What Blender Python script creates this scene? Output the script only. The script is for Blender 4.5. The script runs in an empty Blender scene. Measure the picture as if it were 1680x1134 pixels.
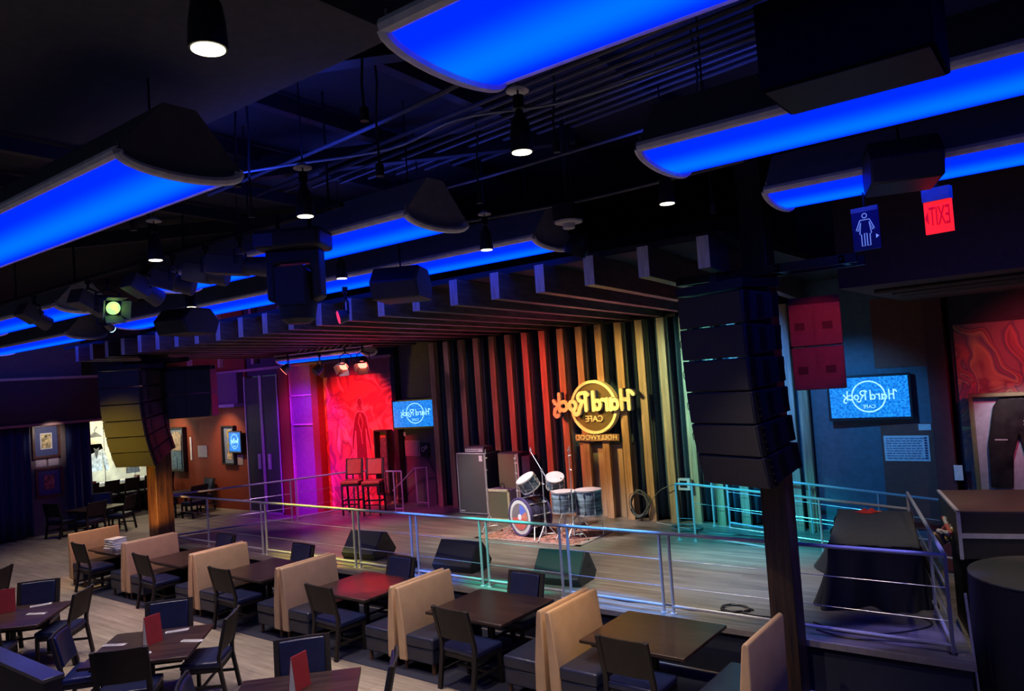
import bpy, math, random
from mathutils import Vector, Matrix
random.seed(4)
COL = bpy.context.scene.collection
PI = math.pi
FLOOR_STAGE = 0.6

# ------------------------------------------------------------------ mesh builder
class MB:
    def __init__(s): s.v = []; s.f = []
    def add(s, V, F):
        o = len(s.v); s.v += [tuple(p) for p in V]; s.f += [tuple(i + o for i in f) for f in F]; return s
    def box(s, x0, y0, z0, x1, y1, z1, M=None):
        V = [(x0,y0,z0),(x1,y0,z0),(x1,y1,z0),(x0,y1,z0),(x0,y0,z1),(x1,y0,z1),(x1,y1,z1),(x0,y1,z1)]
        if M is not None: V = [M @ Vector(p) for p in V]
        return s.add(V, [(0,3,2,1),(4,5,6,7),(0,1,5,4),(1,2,6,5),(2,3,7,6),(3,0,4,7)])
    def bar(s, a, b, w, h, up=(0,0,1)):
        a = Vector(a); b = Vector(b); d = (b-a).normalized(); u = Vector(up)
        if abs(d.dot(u)) > .98: u = Vector((0,1,0))
        r = d.cross(u).normalized(); u = r.cross(d).normalized()
        V = []
        for p in (a, b):
            for i, j in ((-1,-1),(1,-1),(1,1),(-1,1)): V.append(p + r*w/2*i + u*h/2*j)
        return s.add(V, [(3,2,1,0),(4,5,6,7),(0,1,5,4),(1,2,6,5),(2,3,7,6),(3,0,4,7)])
    def cyl(s, a, b, r0, r1=None, n=12, cap=True):
        if r1 is None: r1 = r0
        a = Vector(a); b = Vector(b); d = (b-a).normalized()
        u = Vector((0,0,1)) if abs(d.z) < .9 else Vector((1,0,0))
        x = d.cross(u).normalized(); y = d.cross(x).normalized()
        V = []
        for p, r in ((a, r0), (b, r1)):
            for k in range(n):
                t = 2*PI*k/n; V.append(p + x*math.cos(t)*r + y*math.sin(t)*r)
        F = [(k, k+n, (k+1)%n+n, (k+1)%n) for k in range(n)]
        if cap: F += [tuple(range(n)), tuple(range(2*n-1, n-1, -1))]
        return s.add(V, F)
    def tube(s, pts, r, n=8, closed=False):
        P = [Vector(p) for p in pts]; V = []; m = len(P); prev = None
        for i, p in enumerate(P):
            if closed: d = (P[(i+1)%m] - P[i-1])
            else: d = (P[min(i+1,m-1)] - P[max(i-1,0)])
            d.normalize()
            if prev is None:
                u = Vector((0,0,1)) if abs(d.z) < .9 else Vector((1,0,0)); x = d.cross(u).normalized()
            else:
                x = (prev - d*prev.dot(d))
                x = x.normalized() if x.length > 1e-5 else d.cross(Vector((0.3,.5,1))).normalized()
            prev = x; y = d.cross(x)
            for k in range(n):
                t = 2*PI*k/n; V.append(p + x*math.cos(t)*r + y*math.sin(t)*r)
        F = []
        for i in range(m if closed else m-1):
            j = (i+1) % m
            for k in range(n): F.append((i*n+k, i*n+(k+1)%n, j*n+(k+1)%n, j*n+k))
        if not closed: F += [tuple(range(n-1,-1,-1)), tuple(range((m-1)*n, m*n))]
        return s.add(V, F)
    def lathe(s, prof, c=(0,0,0), n=24, M=None, cap=True):
        V = []; m = len(prof)
        for r, z in prof:
            for k in range(n):
                t = 2*PI*k/n; V.append(Vector((r*math.cos(t), r*math.sin(t), z)))
        F = [(i*n+k, i*n+(k+1)%n, (i+1)*n+(k+1)%n, (i+1)*n+k) for i in range(m-1) for k in range(n)]
        if cap: F += [tuple(range(n-1,-1,-1)), tuple(range((m-1)*n, m*n))]
        V = [(M @ p if M is not None else p) + Vector(c) for p in V]
        return s.add(V, F)
    def prism(s, poly, a, b, plane='xz', M=None):
        n = len(poly)
        def mk(p, t):
            return {'xz': (p[0], t, p[1]), 'yz': (t, p[0], p[1]), 'xy': (p[0], p[1], t)}[plane]
        V = [mk(p, a) for p in poly] + [mk(p, b) for p in poly]
        if M is not None: V = [M @ Vector(p) for p in V]
        F = [tuple(range(n)), tuple(range(2*n-1, n-1, -1))] + [(i, i+n, (i+1)%n+n, (i+1)%n) for i in range(n)]
        return s.add(V, F)
    def grid(s, fn, nu, nv):
        V = [fn(i/nu, j/nv) for i in range(nu+1) for j in range(nv+1)]
        F = [(i*(nv+1)+j, (i+1)*(nv+1)+j, (i+1)*(nv+1)+j+1, i*(nv+1)+j+1) for i in range(nu) for j in range(nv)]
        return s.add(V, F)
    def add(s, V, F):
        if not hasattr(s, 'cuts'): s.cuts = []
        s.cuts.append((len(s.v), len(s.f)))
        o = len(s.v); s.v += [tuple(p) for p in V]; s.f += [tuple(i + o for i in f) for f in F]; return s
    def each(s, name, m, parent=None, **k):
        """every piece added so far becomes a mesh of its own"""
        c = s.cuts + [(len(s.v), len(s.f))]; out = []
        for (v0, f0), (v1, f1) in zip(c, c[1:]):
            q = MB(); q.add(s.v[v0:v1], [tuple(i - v0 for i in f) for f in s.f[f0:f1]]); out.append(q.obj(name, m, parent, **k))
        return out
    def obj(s, name, m, parent=None, bevel=0, smooth=True, sub=0, seg=2, ang=35):
        me = bpy.data.meshes.new(name); me.from_pydata(s.v, [], s.f); me.update()
        import bmesh
        b = bmesh.new(); b.from_mesh(me); bmesh.ops.recalc_face_normals(b, faces=b.faces); b.to_mesh(me); b.free()
        o = bpy.data.objects.new(name, me); COL.objects.link(o); me.materials.append(m)
        if parent is not None: o.parent = parent
        if smooth:
            for p in me.polygons: p.use_smooth = True
            me.set_sharp_from_angle(angle=math.radians(ang))
        if bevel:
            d = o.modifiers.new('bev', 'BEVEL'); d.width = bevel; d.segments = seg; d.limit_method = 'ANGLE'; d.angle_limit = math.radians(40); d.harden_normals = False
        if sub:
            d = o.modifiers.new('sub', 'SUBSURF'); d.levels = sub; d.render_levels = sub
        return o

def tag(o, label=None, cat=None, group=None, kind=None):
    if label: o['label'] = label
    if cat: o['category'] = cat
    if group: o['group'] = group
    if kind: o['kind'] = kind
    return o
def thing(name, label, cat, loc=(0,0,0), rz=0, group=None):
    o = bpy.data.objects.new(name, None); COL.objects.link(o); o.empty_display_size = .1
    o.location = loc; o.rotation_euler = (0,0,rz); return tag(o, label, cat, group)
KIDS = {}
def dup(root, loc=None, rz=None, label=None, group=None):
    r = root.copy(); COL.objects.link(r)
    if loc is not None: r.location = loc
    if rz is not None: r.rotation_euler = (0,0,rz)
    if label: r['label'] = label
    if group: r['group'] = group
    for ch in list(root.children):
        c = ch.copy(); COL.objects.link(c); c.parent = r
        for g in list(ch.children):
            d = g.copy(); COL.objects.link(d); d.parent = c
    return r
def struct(name, mb, m, bevel=0, smooth=False):
    o = mb.obj(name, m, None, bevel, smooth); o['kind'] = 'structure'; return o
ORD = ['first','second','third','fourth','fifth','sixth','seventh','eighth','ninth','tenth','eleventh','twelfth','thirteenth','fourteenth','fifteenth','sixteenth','seventeenth','eighteenth','nineteenth','twentieth','twenty-first','twenty-second','twenty-third','twenty-fourth']

# ------------------------------------------------------------------ materials
def _base(name):
    m = bpy.data.materials.new(name); m.use_nodes = True
    nt = m.node_tree; b = nt.nodes['Principled BSDF']; return m, nt, b
def mat(name, c, rough=.5, metal=0, var=.12, scale=12, bump=0, spec=None, stretch=None, coat=0):
    m, nt, b = _base(name); N = nt.nodes; L = nt.links
    tc = N.new('ShaderNodeTexCoord'); mp = N.new('ShaderNodeMapping'); L.new(tc.outputs['Object'], mp.inputs[0])
    if stretch: mp.inputs['Scale'].default_value = stretch
    nz = N.new('ShaderNodeTexNoise'); nz.inputs['Scale'].default_value = scale; nz.inputs['Detail'].default_value = 5
    L.new(mp.outputs[0], nz.inputs['Vector'])
    cr = N.new('ShaderNodeValToRGB'); cr.color_ramp.elements[0].position = .3; cr.color_ramp.elements[1].position = .7
    cr.color_ramp.elements[0].color = (*[max(0, x*(1-var)) for x in c], 1); cr.color_ramp.elements[1].color = (*[min(1, x*(1+var)) for x in c], 1)
    L.new(nz.outputs['Fac'], cr.inputs[0]); L.new(cr.outputs[0], b.inputs['Base Color'])
    b.inputs['Roughness'].default_value = rough; b.inputs['Metallic'].default_value = metal
    if spec is not None: b.inputs['Specular IOR Level'].default_value = spec
    if coat: b.inputs['Coat Weight'].default_value = coat; b.inputs['Coat Roughness'].default_value = .15
    if bump:
        bp = N.new('ShaderNodeBump'); bp.inputs['Strength'].default_value = bump; bp.inputs['Distance'].default_value = .01
        L.new(nz.outputs['Fac'], bp.inputs['Height']); L.new(bp.outputs[0], b.inputs['Normal'])
    return m
def wood(name, c1, c2, rough=.45, axis='Z', scale=9, plank=0, bump=.15):
    m, nt, b = _base(name); N = nt.nodes; L = nt.links
    tc = N.new('ShaderNodeTexCoord'); mp = N.new('ShaderNodeMapping'); L.new(tc.outputs['Object'], mp.inputs[0])
    mp.inputs['Scale'].default_value = {'X': (.12,1.6,1.6), 'Y': (1.6,.12,1.6), 'Z': (1.6,1.6,.1)}[axis]
    nz = N.new('ShaderNodeTexNoise'); nz.inputs['Scale'].default_value = scale; nz.inputs['Detail'].default_value = 8; nz.inputs['Roughness'].default_value = .65
    L.new(mp.outputs[0], nz.inputs['Vector'])
    cr = N.new('ShaderNodeValToRGB'); cr.color_ramp.elements[0].position = .35; cr.color_ramp.elements[1].position = .65
    cr.color_ramp.elements[0].color = (*c1, 1); cr.color_ramp.elements[1].color = (*c2, 1)
    L.new(nz.outputs['Fac'], cr.inputs[0]); out = cr.outputs[0]
    if plank:
        br = N.new('ShaderNodeTexBrick'); br.inputs['Scale'].default_value = 1; br.inputs['Brick Width'].default_value = 1.3; br.inputs['Row Height'].default_value = plank
        br.inputs['Mortar Size'].default_value = .004; br.inputs['Color1'].default_value = (1,1,1,1); br.inputs['Color2'].default_value = (.72,.72,.72,1); br.inputs['Mortar'].default_value = (.35,.35,.35,1)
        L.new(tc.outputs['Object'], br.inputs['Vector'])
        mx = N.new('ShaderNodeMix'); mx.data_type = 'RGBA'; mx.blend_type = 'MULTIPLY'; mx.inputs[0].default_value = .8
        L.new(out, mx.inputs[6]); L.new(br.outputs['Color'], mx.inputs[7]); out = mx.outputs[2]
    L.new(out, b.inputs['Base Color']); b.inputs['Roughness'].default_value = rough
    bp = N.new('ShaderNodeBump'); bp.inputs['Strength'].default_value = bump; bp.inputs['Distance'].default_value = .01
    L.new(nz.outputs['Fac'], bp.inputs['Height']); L.new(bp.outputs[0], b.inputs['Normal'])
    return m
def swirl(name, cols, scale=1.2, rough=.5):
    m, nt, b = _base(name); N = nt.nodes; L = nt.links
    tc = N.new('ShaderNodeTexCoord')
    n1 = N.new('ShaderNodeTexNoise'); n1.inputs['Scale'].default_value = scale; n1.inputs['Detail'].default_value = 2
    L.new(tc.outputs['Object'], n1.inputs['Vector'])
    vm = N.new('ShaderNodeVectorMath'); vm.operation = 'MULTIPLY_ADD'; vm.inputs[1].default_value = (4,4,4)
    L.new(n1.outputs['Color'], vm.inputs[0]); L.new(tc.outputs['Object'], vm.inputs[2])
    w = N.new('ShaderNodeTexNoise'); w.inputs['Scale'].default_value = scale*1.5; w.inputs['Detail'].default_value = 2.5; w.inputs['Distortion'].default_value = 1.2
    L.new(vm.outputs[0], w.inputs['Vector'])
    cr = N.new('ShaderNodeValToRGB'); e = cr.color_ramp.elements
    while len(e) < len(cols): e.new(.5)
    for i, c in enumerate(cols): e[i].position = .33+.34*i/(len(cols)-1); e[i].color = (*c, 1)
    L.new(w.outputs['Fac'], cr.inputs[0]); L.new(cr.outputs[0], b.inputs['Base Color']); b.inputs['Roughness'].default_value = rough
    return m
def emi(name, c, s, noise=0, c2=None, scale=60):
    m, nt, b = _base(name); N = nt.nodes; L = nt.links
    b.inputs['Base Color'].default_value = (.02,.02,.02,1)
    b.inputs['Emission Color'].default_value = (*c, 1); b.inputs['Emission Strength'].default_value = s
    if c2:
        tc = N.new('ShaderNodeTexCoord'); nz = N.new('ShaderNodeTexNoise'); nz.inputs['Scale'].default_value = scale; nz.inputs['Detail'].default_value = 4
        L.new(tc.outputs['Object'], nz.inputs['Vector'])
        cr = N.new('ShaderNodeValToRGB'); cr.color_ramp.elements[0].position = .38; cr.color_ramp.elements[1].position = .66
        cr.color_ramp.elements[0].color = (*c, 1); cr.color_ramp.elements[1].color = (*c2, 1)
        L.new(nz.outputs['Fac'], cr.inputs[0]); L.new(cr.outputs[0], b.inputs['Emission Color'])
    return m
def diffuser_mat():
    m, nt, b = _base('blue_diffuser'); N = nt.nodes; L = nt.links
    b.inputs['Base Color'].default_value = (.0,.01,.05,1)
    tc = N.new('ShaderNodeTexCoord'); sp = N.new('ShaderNodeSeparateXYZ'); L.new(tc.outputs['Object'], sp.inputs[0])
    # tube glow painted into the emission: diffuser brightest along its own centre line
    ab = N.new('ShaderNodeMath'); ab.operation = 'ABSOLUTE'; L.new(sp.outputs['Y'], ab.inputs[0])
    mr = N.new('ShaderNodeMapRange'); mr.inputs['From Min'].default_value = 0; mr.inputs['From Max'].default_value = .34; mr.interpolation_type = 'SMOOTHSTEP'
    L.new(ab.outputs[0], mr.inputs['Value'])
    cr = N.new('ShaderNodeValToRGB'); cr.color_ramp.elements[0].color = (.0,.062,1,1); cr.color_ramp.elements[1].color = (.0,.009,1,1)
    L.new(mr.outputs[0], cr.inputs[0]); L.new(cr.outputs[0], b.inputs['Emission Color']); b.inputs['Emission Strength'].default_value = .85; b.inputs['Roughness'].default_value = 1; b.inputs['Specular IOR Level'].default_value = 0
    return m

M = {}
M['floor'] = wood('floor_wood', (.20,.165,.13), (.36,.31,.25), .55, 'X', 7, .18)
M['stage'] = wood('stage_wood', (.12,.105,.09), (.26,.23,.20), .38, 'X', 7, .14)
M['stageface'] = mat('stage_face', (.012,.016,.035), .8)
M['ceil'] = mat('ceiling_dark', (.028,.029,.034), .9)
M['slab'] = mat('soffit_panel', (.075,.075,.075), .9)
M['black'] = mat('black_paint', (.012,.012,.014), .55)
M['blackm'] = mat('black_metal', (.02,.02,.024), .4, .6)
M['cable'] = mat('black_cable', (.02,.02,.022), .5)
M['wcable'] = mat('grey_cable', (.35,.38,.38), .5)
M['wcable2'] = mat('dark_grey_cable', (.12,.14,.14), .5)
M['hoodlit'] = mat('hood_lit', (.30,.30,.33), .7)  # lighter copy of the hood grey, blue light from neighbouring pendants painted in
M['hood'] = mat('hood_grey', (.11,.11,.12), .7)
M['rim'] = mat('rim_white', (.95,.88,.82), .6)
M['beam'] = wood('beam_wood', (.05,.035,.03), (.16,.115,.09), .42, 'Y', 10)
M['slat'] = wood('slat_wood', (.20,.12,.065), (.50,.33,.19), .5, 'Z', 9)
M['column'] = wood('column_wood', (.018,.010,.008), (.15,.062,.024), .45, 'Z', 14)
M['curtain'] = mat('curtain_navy', (.055,.11,.17), .9)
M['curtain2'] = mat('curtain_navy_left', (.02,.032,.11), .9)
M['ply'] = wood('plywood', (.30,.24,.16), (.42,.34,.24), .6, 'Z', 4)
M['tan'] = mat('tan_vinyl', (.50,.335,.20), .42, var=.06, scale=6, bump=.06)
M['navy'] = mat('navy_vinyl', (.018,.022,.045), .33, var=.2, scale=5, bump=.05)
M['bluev'] = mat('blue_vinyl', (.009,.014,.055), .35, var=.2)
M['dwood'] = wood('dark_chair_wood', (.004,.003,.003), (.012,.008,.007), .6, 'Z', 9)
M['legw'] = wood('brown_leg', (.09,.045,.025), (.2,.1,.05), .5, 'Z', 9)
M['table'] = wood('table_top', (.020,.011,.009), (.055,.030,.024), .30, 'X', 8, bump=.05)
M['rail'] = mat('rail_paint', (.42,.43,.45), .35, .1, var=.05)
M['wire'] = mat('steel_wire', (.7,.7,.7), .3, .8)
M['grille'] = mat('speaker_grille', (.035,.035,.033), .75, var=.3, scale=150, bump=.3)
M['cab'] = mat('speaker_cabinet', (.02,.02,.024), .5)
M['chrome'] = mat('chrome', (.9,.9,.92), .38, .85)
M['shell'] = mat('drum_pearl', (.16,.22,.26), .25, .0, var=.97, scale=2.5, stretch=(1,1,18))
M['head'] = mat('drum_head', (.48,.38,.40), .5)
M['white'] = mat('white_paper', (.75,.75,.76), .6)
M['red'] = mat('red_menu', (.35,.03,.035), .5)
M['redv'] = mat('red_vinyl', (.42,.06,.035), .4)
M['wall'] = mat('wall_grey', (.10,.095,.085), .8)
M['wallteal'] = mat('wall_teal', (.10,.15,.20), .8)
M['wallred'] = mat('wall_red', (.23,.04,.018), .6)
M['walldark'] = mat('wall_dark', (.05,.04,.06), .8)
M['wallpurple'] = mat('wall_panel', (.22,.15,.24), .8)
M['mural'] = swirl('mural_swirl', [(.62,.14,.08),(.80,.20,.12),(.66,.10,.07),(.28,.07,.08),(.72,.16,.10),(.85,.42,.30),(.70,.13,.08),(.30,.10,.12),(.75,.25,.15)], .45)
M['mural2'] = swirl('mural_swirl_right', [(.28,.14,.14),(.12,.08,.12),(.45,.16,.12),(.20,.07,.08),(.50,.36,.16),(.12,.09,.14),(.5,.13,.10),(.25,.08,.08),(.45,.30,.18),(.10,.07,.10)], .5)
M['figure'] = mat('mural_figure', (.22,.03,.035), .6)
M['figline'] = mat('mural_line', (.8,.45,.42), .6)
M['cloth'] = mat('black_cloth', (.014,.014,.016), .85, scale=5)
M['clothtop'] = mat('black_tabletop', (.055,.052,.045), .7)
M['cream'] = mat('cream_trim', (.65,.62,.42), .5)
M['alu'] = mat('aluminium', (.62,.62,.64), .4, .35)
M['carpet'] = mat('rug_red', (.30,.13,.10), .95, var=.9, scale=14)
M['rugb'] = mat('rug_border', (.28,.20,.18), .95, var=.5, scale=20)
M['signdk'] = mat('sign_brown', (.10,.07,.02), .5)
M['signyl'] = mat('sign_cream', (.85,.72,.42), .4)
M['signside'] = mat('sign_side', (.05,.06,.2), .5)
M['redbox'] = mat('subwoofer_black', (.10,.08,.08), .5)
M['blue'] = diffuser_mat()
M['bulb'] = emi('warm_bulb', (1,.86,.55), 2.5)
M['redbulb'] = emi('red_bulb', (1,.12,.08), 2)
M['greenbulb'] = emi('green_lens', (.35,1,.25), .5, c2=(.8,1,.2), scale=9)
M['pinkbulb'] = emi('pink_lens', (1,.03,.12), .4)
M['cyanled'] = emi('cyan_led', (.2,.7,1), 4)
M['exit'] = emi('exit_red', (1,.012,.02), .36)
M['exitl'] = emi('exit_letters', (.55,.0,.01), .3)
M['screen'] = emi('tv_screen', (.0,.07,.36), .55, c2=(.01,.22,.66), scale=26)
M['screenl'] = emi('tv_logo', (.35,.7,1), .5, c2=(.15,.45,.9), scale=30)
M['cyanl'] = mat('sign_white', (.7,.75,.8), .6)
M['ladybg'] = mat('restroom_panel', (.02,.03,.16), .4)
M['ladyl'] = emi('restroom_outline', (.16,.26,1), .3)
M['display'] = mat('display_back', (.85,.80,.62), .8, var=.2, scale=3)
M['glass'] = mat('case_blue_matte', (.18,.25,.32), .5)
M['cloth1'] = mat('white_garment', (.62,.66,.66), .8, var=.5, scale=8)
M['cloth2'] = mat('teal_garment', (.16,.32,.32), .8)
M['cloth3'] = mat('dark_garment', (.09,.09,.09), .8, var=.6, scale=10)
M['denim'] = mat('denim', (.10,.20,.30), .8, var=.5, scale=10)
M['leather'] = mat('black_leather', (.02,.019,.017), .35, var=.6, scale=6)
M['photo'] = mat('photo_print', (.5,.42,.22), .4, var=1, scale=9)
M['photo2'] = mat('photo_print_red', (.35,.12,.12), .4, var=1, scale=9)
M['matblue'] = mat('mat_board_blue', (.05,.07,.22), .6)
M['frame'] = wood('frame_wood', (.04,.018,.015), (.12,.05,.04), .4, 'X', 9)
M['gold'] = mat('gold_disc', (.8,.62,.2), .25, .7)

# ------------------------------------------------------------------ helpers for shapes
def text_mesh(s, size, depth):
    cu = bpy.data.curves.new('txt', 'FONT'); cu.body = s; cu.size = size; cu.extrude = depth/2; cu.align_x = 'CENTER'; cu.align_y = 'CENTER'
    o = bpy.data.objects.new('txt', cu); COL.objects.link(o)
    dg = bpy.context.evaluated_depsgraph_get(); me = bpy.data.meshes.new_from_object(o.evaluated_get(dg))
    V = [tuple(v.co) for v in me.vertices]; F = [tuple(p.vertices) for p in me.polygons]
    bpy.data.objects.remove(o); bpy.data.curves.remove(cu); bpy.data.meshes.remove(me)
    return V, F
def mirror_text(mb, s, size, depth, cx, y, cz, sx=1.0):
    """mirror-reversed lettering, as the place reads in the photograph, facing -y"""
    V, F = text_mesh(s, size, depth)
    mb.add([(cx - v[0]*sx, y - v[2], cz + v[1]) for v in V], [tuple(reversed(f)) for f in F])
def arc(cx, cy, r, a0, a1, n=10, ry=None):
    ry = ry or r
    return [(cx + r*math.cos(math.radians(a0+(a1-a0)*i/n)), cy + ry*math.sin(math.radians(a0+(a1-a0)*i/n))) for i in range(n+1)]
GL = {
 'H': ([[(-.16,.80),(-.08,.92),(.14,1)], [(.12,1),(.12,0)], [(.52,1.04),(.52,0)], [(.10,.5),(.54,.56)]], .70),
 'a': ([arc(.24,.28,.19,0,360,14,.25), [(.46,.58),(.46,.0),(.54,.02)]], .62),
 'r': ([[(.08,.58),(.08,0)], [(.08,.4),(.18,.54),(.36,.56)]], .42),
 'd': ([arc(.24,.28,.19,0,360,14,.25), [(.46,1.0),(.46,.0)]], .74),
 'R': ([[(.0,.86),(.14,1.0)], [(.14,1),(.14,0)], [(.14,.98)]+arc(.36,.74,.24,85,-90,10)+[(.16,.5)], [(.34,.5),(.56,.05),(.60,-.16),(.76,-.24),(.9,-.12)]], .72),
 'o': ([arc(.25,.28,.20,0,360,16,.25)], .56),
 'c': ([arc(.25,.28,.20,50,310,14,.25)], .46),
 'k': ([[(.06,.98),(.06,0)], [(.42,.60),(.34,.46),(.1,.28),(.36,.10),(.42,-.18),(.28,-.32),(.16,-.24)]], .5),
 ' ': ([], .05)}
def script_word(mb, word, w_total, h, cx, cz, y0, y1, stroke=.15):
    yb = y0; q = 0
    adv = sum(GL[c][1] for c in word); sc = w_total/adv; x = -adv/2
    for ch in word:
        for st in GL[ch][0]:
            pts = [(cx - (x+p[0])*sc, cz + (p[1]-.4)*h) for p in st]
            wd = stroke*h
            for i in range(len(pts)-1):
                a = Vector(pts[i]); b = Vector(pts[i+1]); d = (b-a)
                if d.length < 1e-5: continue
                n = Vector((-d.y, d.x)).normalized()*wd/2
                q += 1; y0 = yb - .00025*(q % 23); mb.prism([a+n, b+n, b-n, a-n], y0, y1)
            for p in pts[::1]:
                q += 1; y0 = yb - .00025*(q % 23)
                mb.prism([(p[0]+wd*.5*math.cos(t*PI/4), p[1]+wd*.5*math.sin(t*PI/4)) for t in range(8)], y0, y1)
        x += GL[ch][1]
def ring(mb, cx, cz, r0, r1, y0, y1, n=48, a0=0, a1=360):
    k = n
    for i in range(k):
        t0 = math.radians(a0+(a1-a0)*i/k); t1 = math.radians(a0+(a1-a0)*(i+1)/k)
        P = [(cx+r*math.cos(t), cz+r*math.sin(t)) for r, t in ((r0,t0),(r1,t0),(r1,t1),(r0,t1))]
        mb.prism(P, y0, y1)
def spot(name, loc, target, col, power, deg=40, blend=.6, rad=.12):
    l = bpy.data.lights.new(name, 'SPOT'); l.energy = power; l.color = col; l.spot_size = math.radians(deg); l.spot_blend = blend; l.shadow_soft_size = rad
    o = bpy.data.objects.new(name, l); COL.objects.link(o); o.location = loc
    o.rotation_euler = (Vector(target)-Vector(loc)).to_track_quat('-Z', 'Y').to_euler(); return o
def area(name, loc, target, col, power, sx, sy=None):
    l = bpy.data.lights.new(name, 'AREA'); l.energy = power; l.color = col; l.size = sx
    if sy: l.shape = 'RECTANGLE'; l.size_y = sy
    o = bpy.data.objects.new(name, l); COL.objects.link(o); o.location = loc
    o.rotation_euler = (Vector(target)-Vector(loc)).to_track_quat('-Z', 'Y').to_euler(); return o

# ------------------------------------------------------------------ camera
right = Vector((0.794980, 0.602670, -0.069333)); up_ = None
YAW, PITCH, ROLL = -0.6489701, 0.0401934, -0.0694443
def camera():
    cy, sy = math.cos(YAW), math.sin(YAW)
    f = Vector((sy*math.cos(PITCH), cy*math.cos(PITCH), math.sin(PITCH))); r = Vector((cy, -sy, 0)); u = r.cross(f)
    c, s = math.cos(ROLL), math.sin(ROLL)
    R = c*r + s*u; U = -s*r + c*u
    cam = bpy.data.cameras.new('camera'); cam.sensor_width = 36; cam.lens = 1240*36/1680; cam.clip_start = .05; cam.clip_end = 200
    o = bpy.data.objects.new('camera', cam); COL.objects.link(o)
    m = Matrix((( R.x, U.x, -f.x, 0), (R.y, U.y, -f.y, 0), (R.z, U.z, -f.z, 3.95), (0,0,0,1)))
    o.matrix_world = m; bpy.context.scene.camera = o
camera()

# ================================================================== SETTING
mb = MB(); mb.box(-32, -2, -.1, 6, 17.5, 0); struct('floor', mb, M['floor'])
mb = MB(); mb.box(-32, -2, 7.0, 6, 17.5, 7.1); struct('ceiling', mb, M['ceil'])
mb = MB(); mb.box(-14.1, 15.5, 0, -4.35, 15.6, 7); struct('wall_back', mb, M['walldark'])
mb = MB(); mb.box(-15.65, 15.2, 0, -14.1, 15.6, 7); struct('wall_grey_panel', mb, M['wall'])
mb = MB(); mb.box(-18.95, 15.12, 0, -15.65, 15.6, 7); struct('wall_mural_side', mb, M['walldark'])
mb = MB(); mb.box(-20.95, 15.05, 0, -18.95, 15.6, 7); struct('wall_purple_side', mb, M['wallpurple'])
mb = MB(); mb.box(-29.2, 15.02, 0, -22.9, 15.3, 7); struct('wall_red_side', mb, M['wallred'])
mb = MB(); mb.box(-22.9, 15.1, 4.55, -20.95, 15.3, 7); struct('wall_above_doors', mb, M['walldark'])
mb = MB(); mb.box(-4.35, 15.2, 0, -2.22, 15.3, 7); struct('wall_teal_side', mb, M['wallteal'])
mb = MB(); mb.box(-2.22, 15.9, 0, -1.85, 16.0, 7).box(-1.85, 15.2, 0, 5.9, 15.3, 7).box(-1.9, 15.2, 0, -1.85, 16, 7); struct('wall_right_mural_side', mb, M['walldark'])
mb = MB(); mb.box(5.9, -2, 0, 6, 17.5, 7); struct('wall_right', mb, M['walldark'])
# left walls: frame wall at x=-26.4, display wall behind at x=-29
mb = MB(); mb.box(-26.6, -2, 0, -26.4, 11.25, 7); struct('wall_left', mb, mat('wall_left_grey', (.16,.12,.13), .8))
mb = MB(); mb.box(-29.2, 11.15, 0, -26.6, 11.25, 7).box(-29.3, 11.25, 0, -29.2, 15.3, 1.0).box(-29.3, 11.25, 3.35, -29.2, 15.3, 7); struct('wall_display_side', mb, M['walldark'])
mb = MB(); mb.box(-26.38, -2, 3.5, -26.0, 15.0, 4.85); struct('wall_header', mb, mat('header_plum', (.05,.025,.035), .8))
mb = MB(); mb.box(-26.4, -2, 4.85, -25.9, 15.0, 4.93); struct('trim_1', mb, mat('trim_tan', (.45,.30,.25), .5))
mb = MB(); mb.box(-26.38, -2, 3.42, -25.9, 15.0, 3.5); struct('trim_2', mb, mat('trim_plum', (.28,.14,.16), .5))
# panelled upper wall behind the left side, with pilasters
mb = MB()
for x in (-26.2, -24.2, -22.2, -20.4, -18.6, -16.8): mb.box(x-.06, 14.86, 4.95, x+.06, 15.0, 6.9)
mb.box(-26.4, 14.84, 4.72, -15.7, 15.05, 4.80); struct('trim_3', mb, mat('trim_mauve', (.40,.22,.28), .5))
mb = MB(); mb.box(-29.2, 14.6, 3.55, -23.0, 15.02, 3.66); struct('trim_4', mb, mat('trim_purple', (.36,.2,.4), .5))
mb = MB(); mb.box(-29.2, 14.75, 3.66, -23.0, 15.02, 4.72); struct('wall_red_header', mb, mat('header_purple', (.14,.07,.14), .8))
# red-brown pilasters flanking purple panel
mb = MB(); mb.box(-20.95, 14.92, 0, -20.45, 15.1, 4.72); struct('trim_5', mb, M['wallred'])
mb = MB(); mb.box(-19.15, 14.82, 0, -18.85, 15.12, 4.72); struct('trim_6', mb, M['wallred'])
mb = MB(); mb.box(-20.45, 14.98, 3.78, -19.15, 15.05, 3.82).box(-20.45, 14.98, 2.86, -19.15, 15.05, 2.90).box(-20.45, 14.98, 0, -20.4, 15.05, 4.7); struct('trim_7', mb, mat('trim_magenta', (.6,.4,.55), .5))
mb = MB(); mb.box(-15.76, 14.98, 0, -15.6, 15.22, 7); struct('trim_8', mb, M['black'])
mb = MB(); mb.box(-18.85, 14.98, 4.30, -15.76, 15.12, 4.72); struct('trim_9', mb, mat('mural_header', (.25,.08,.09), .7))
mb = MB(); mb.box(-2.28, 15.05, 0, -1.98, 15.3, 4.9); struct('trim_10', mb, mat('pilaster_red', (.13,.03,.035), .7))
# red band patches on the teal wall
mb = MB(); mb.box(-3.15, 15.185, 3.62, -2.3, 15.2, 4.9).box(-3.15, 15.185, .7, -2.28, 15.2, 2.6); struct('trim_11', mb, mat('wall_red_patch', (.20,.07,.055), .8))
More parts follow.
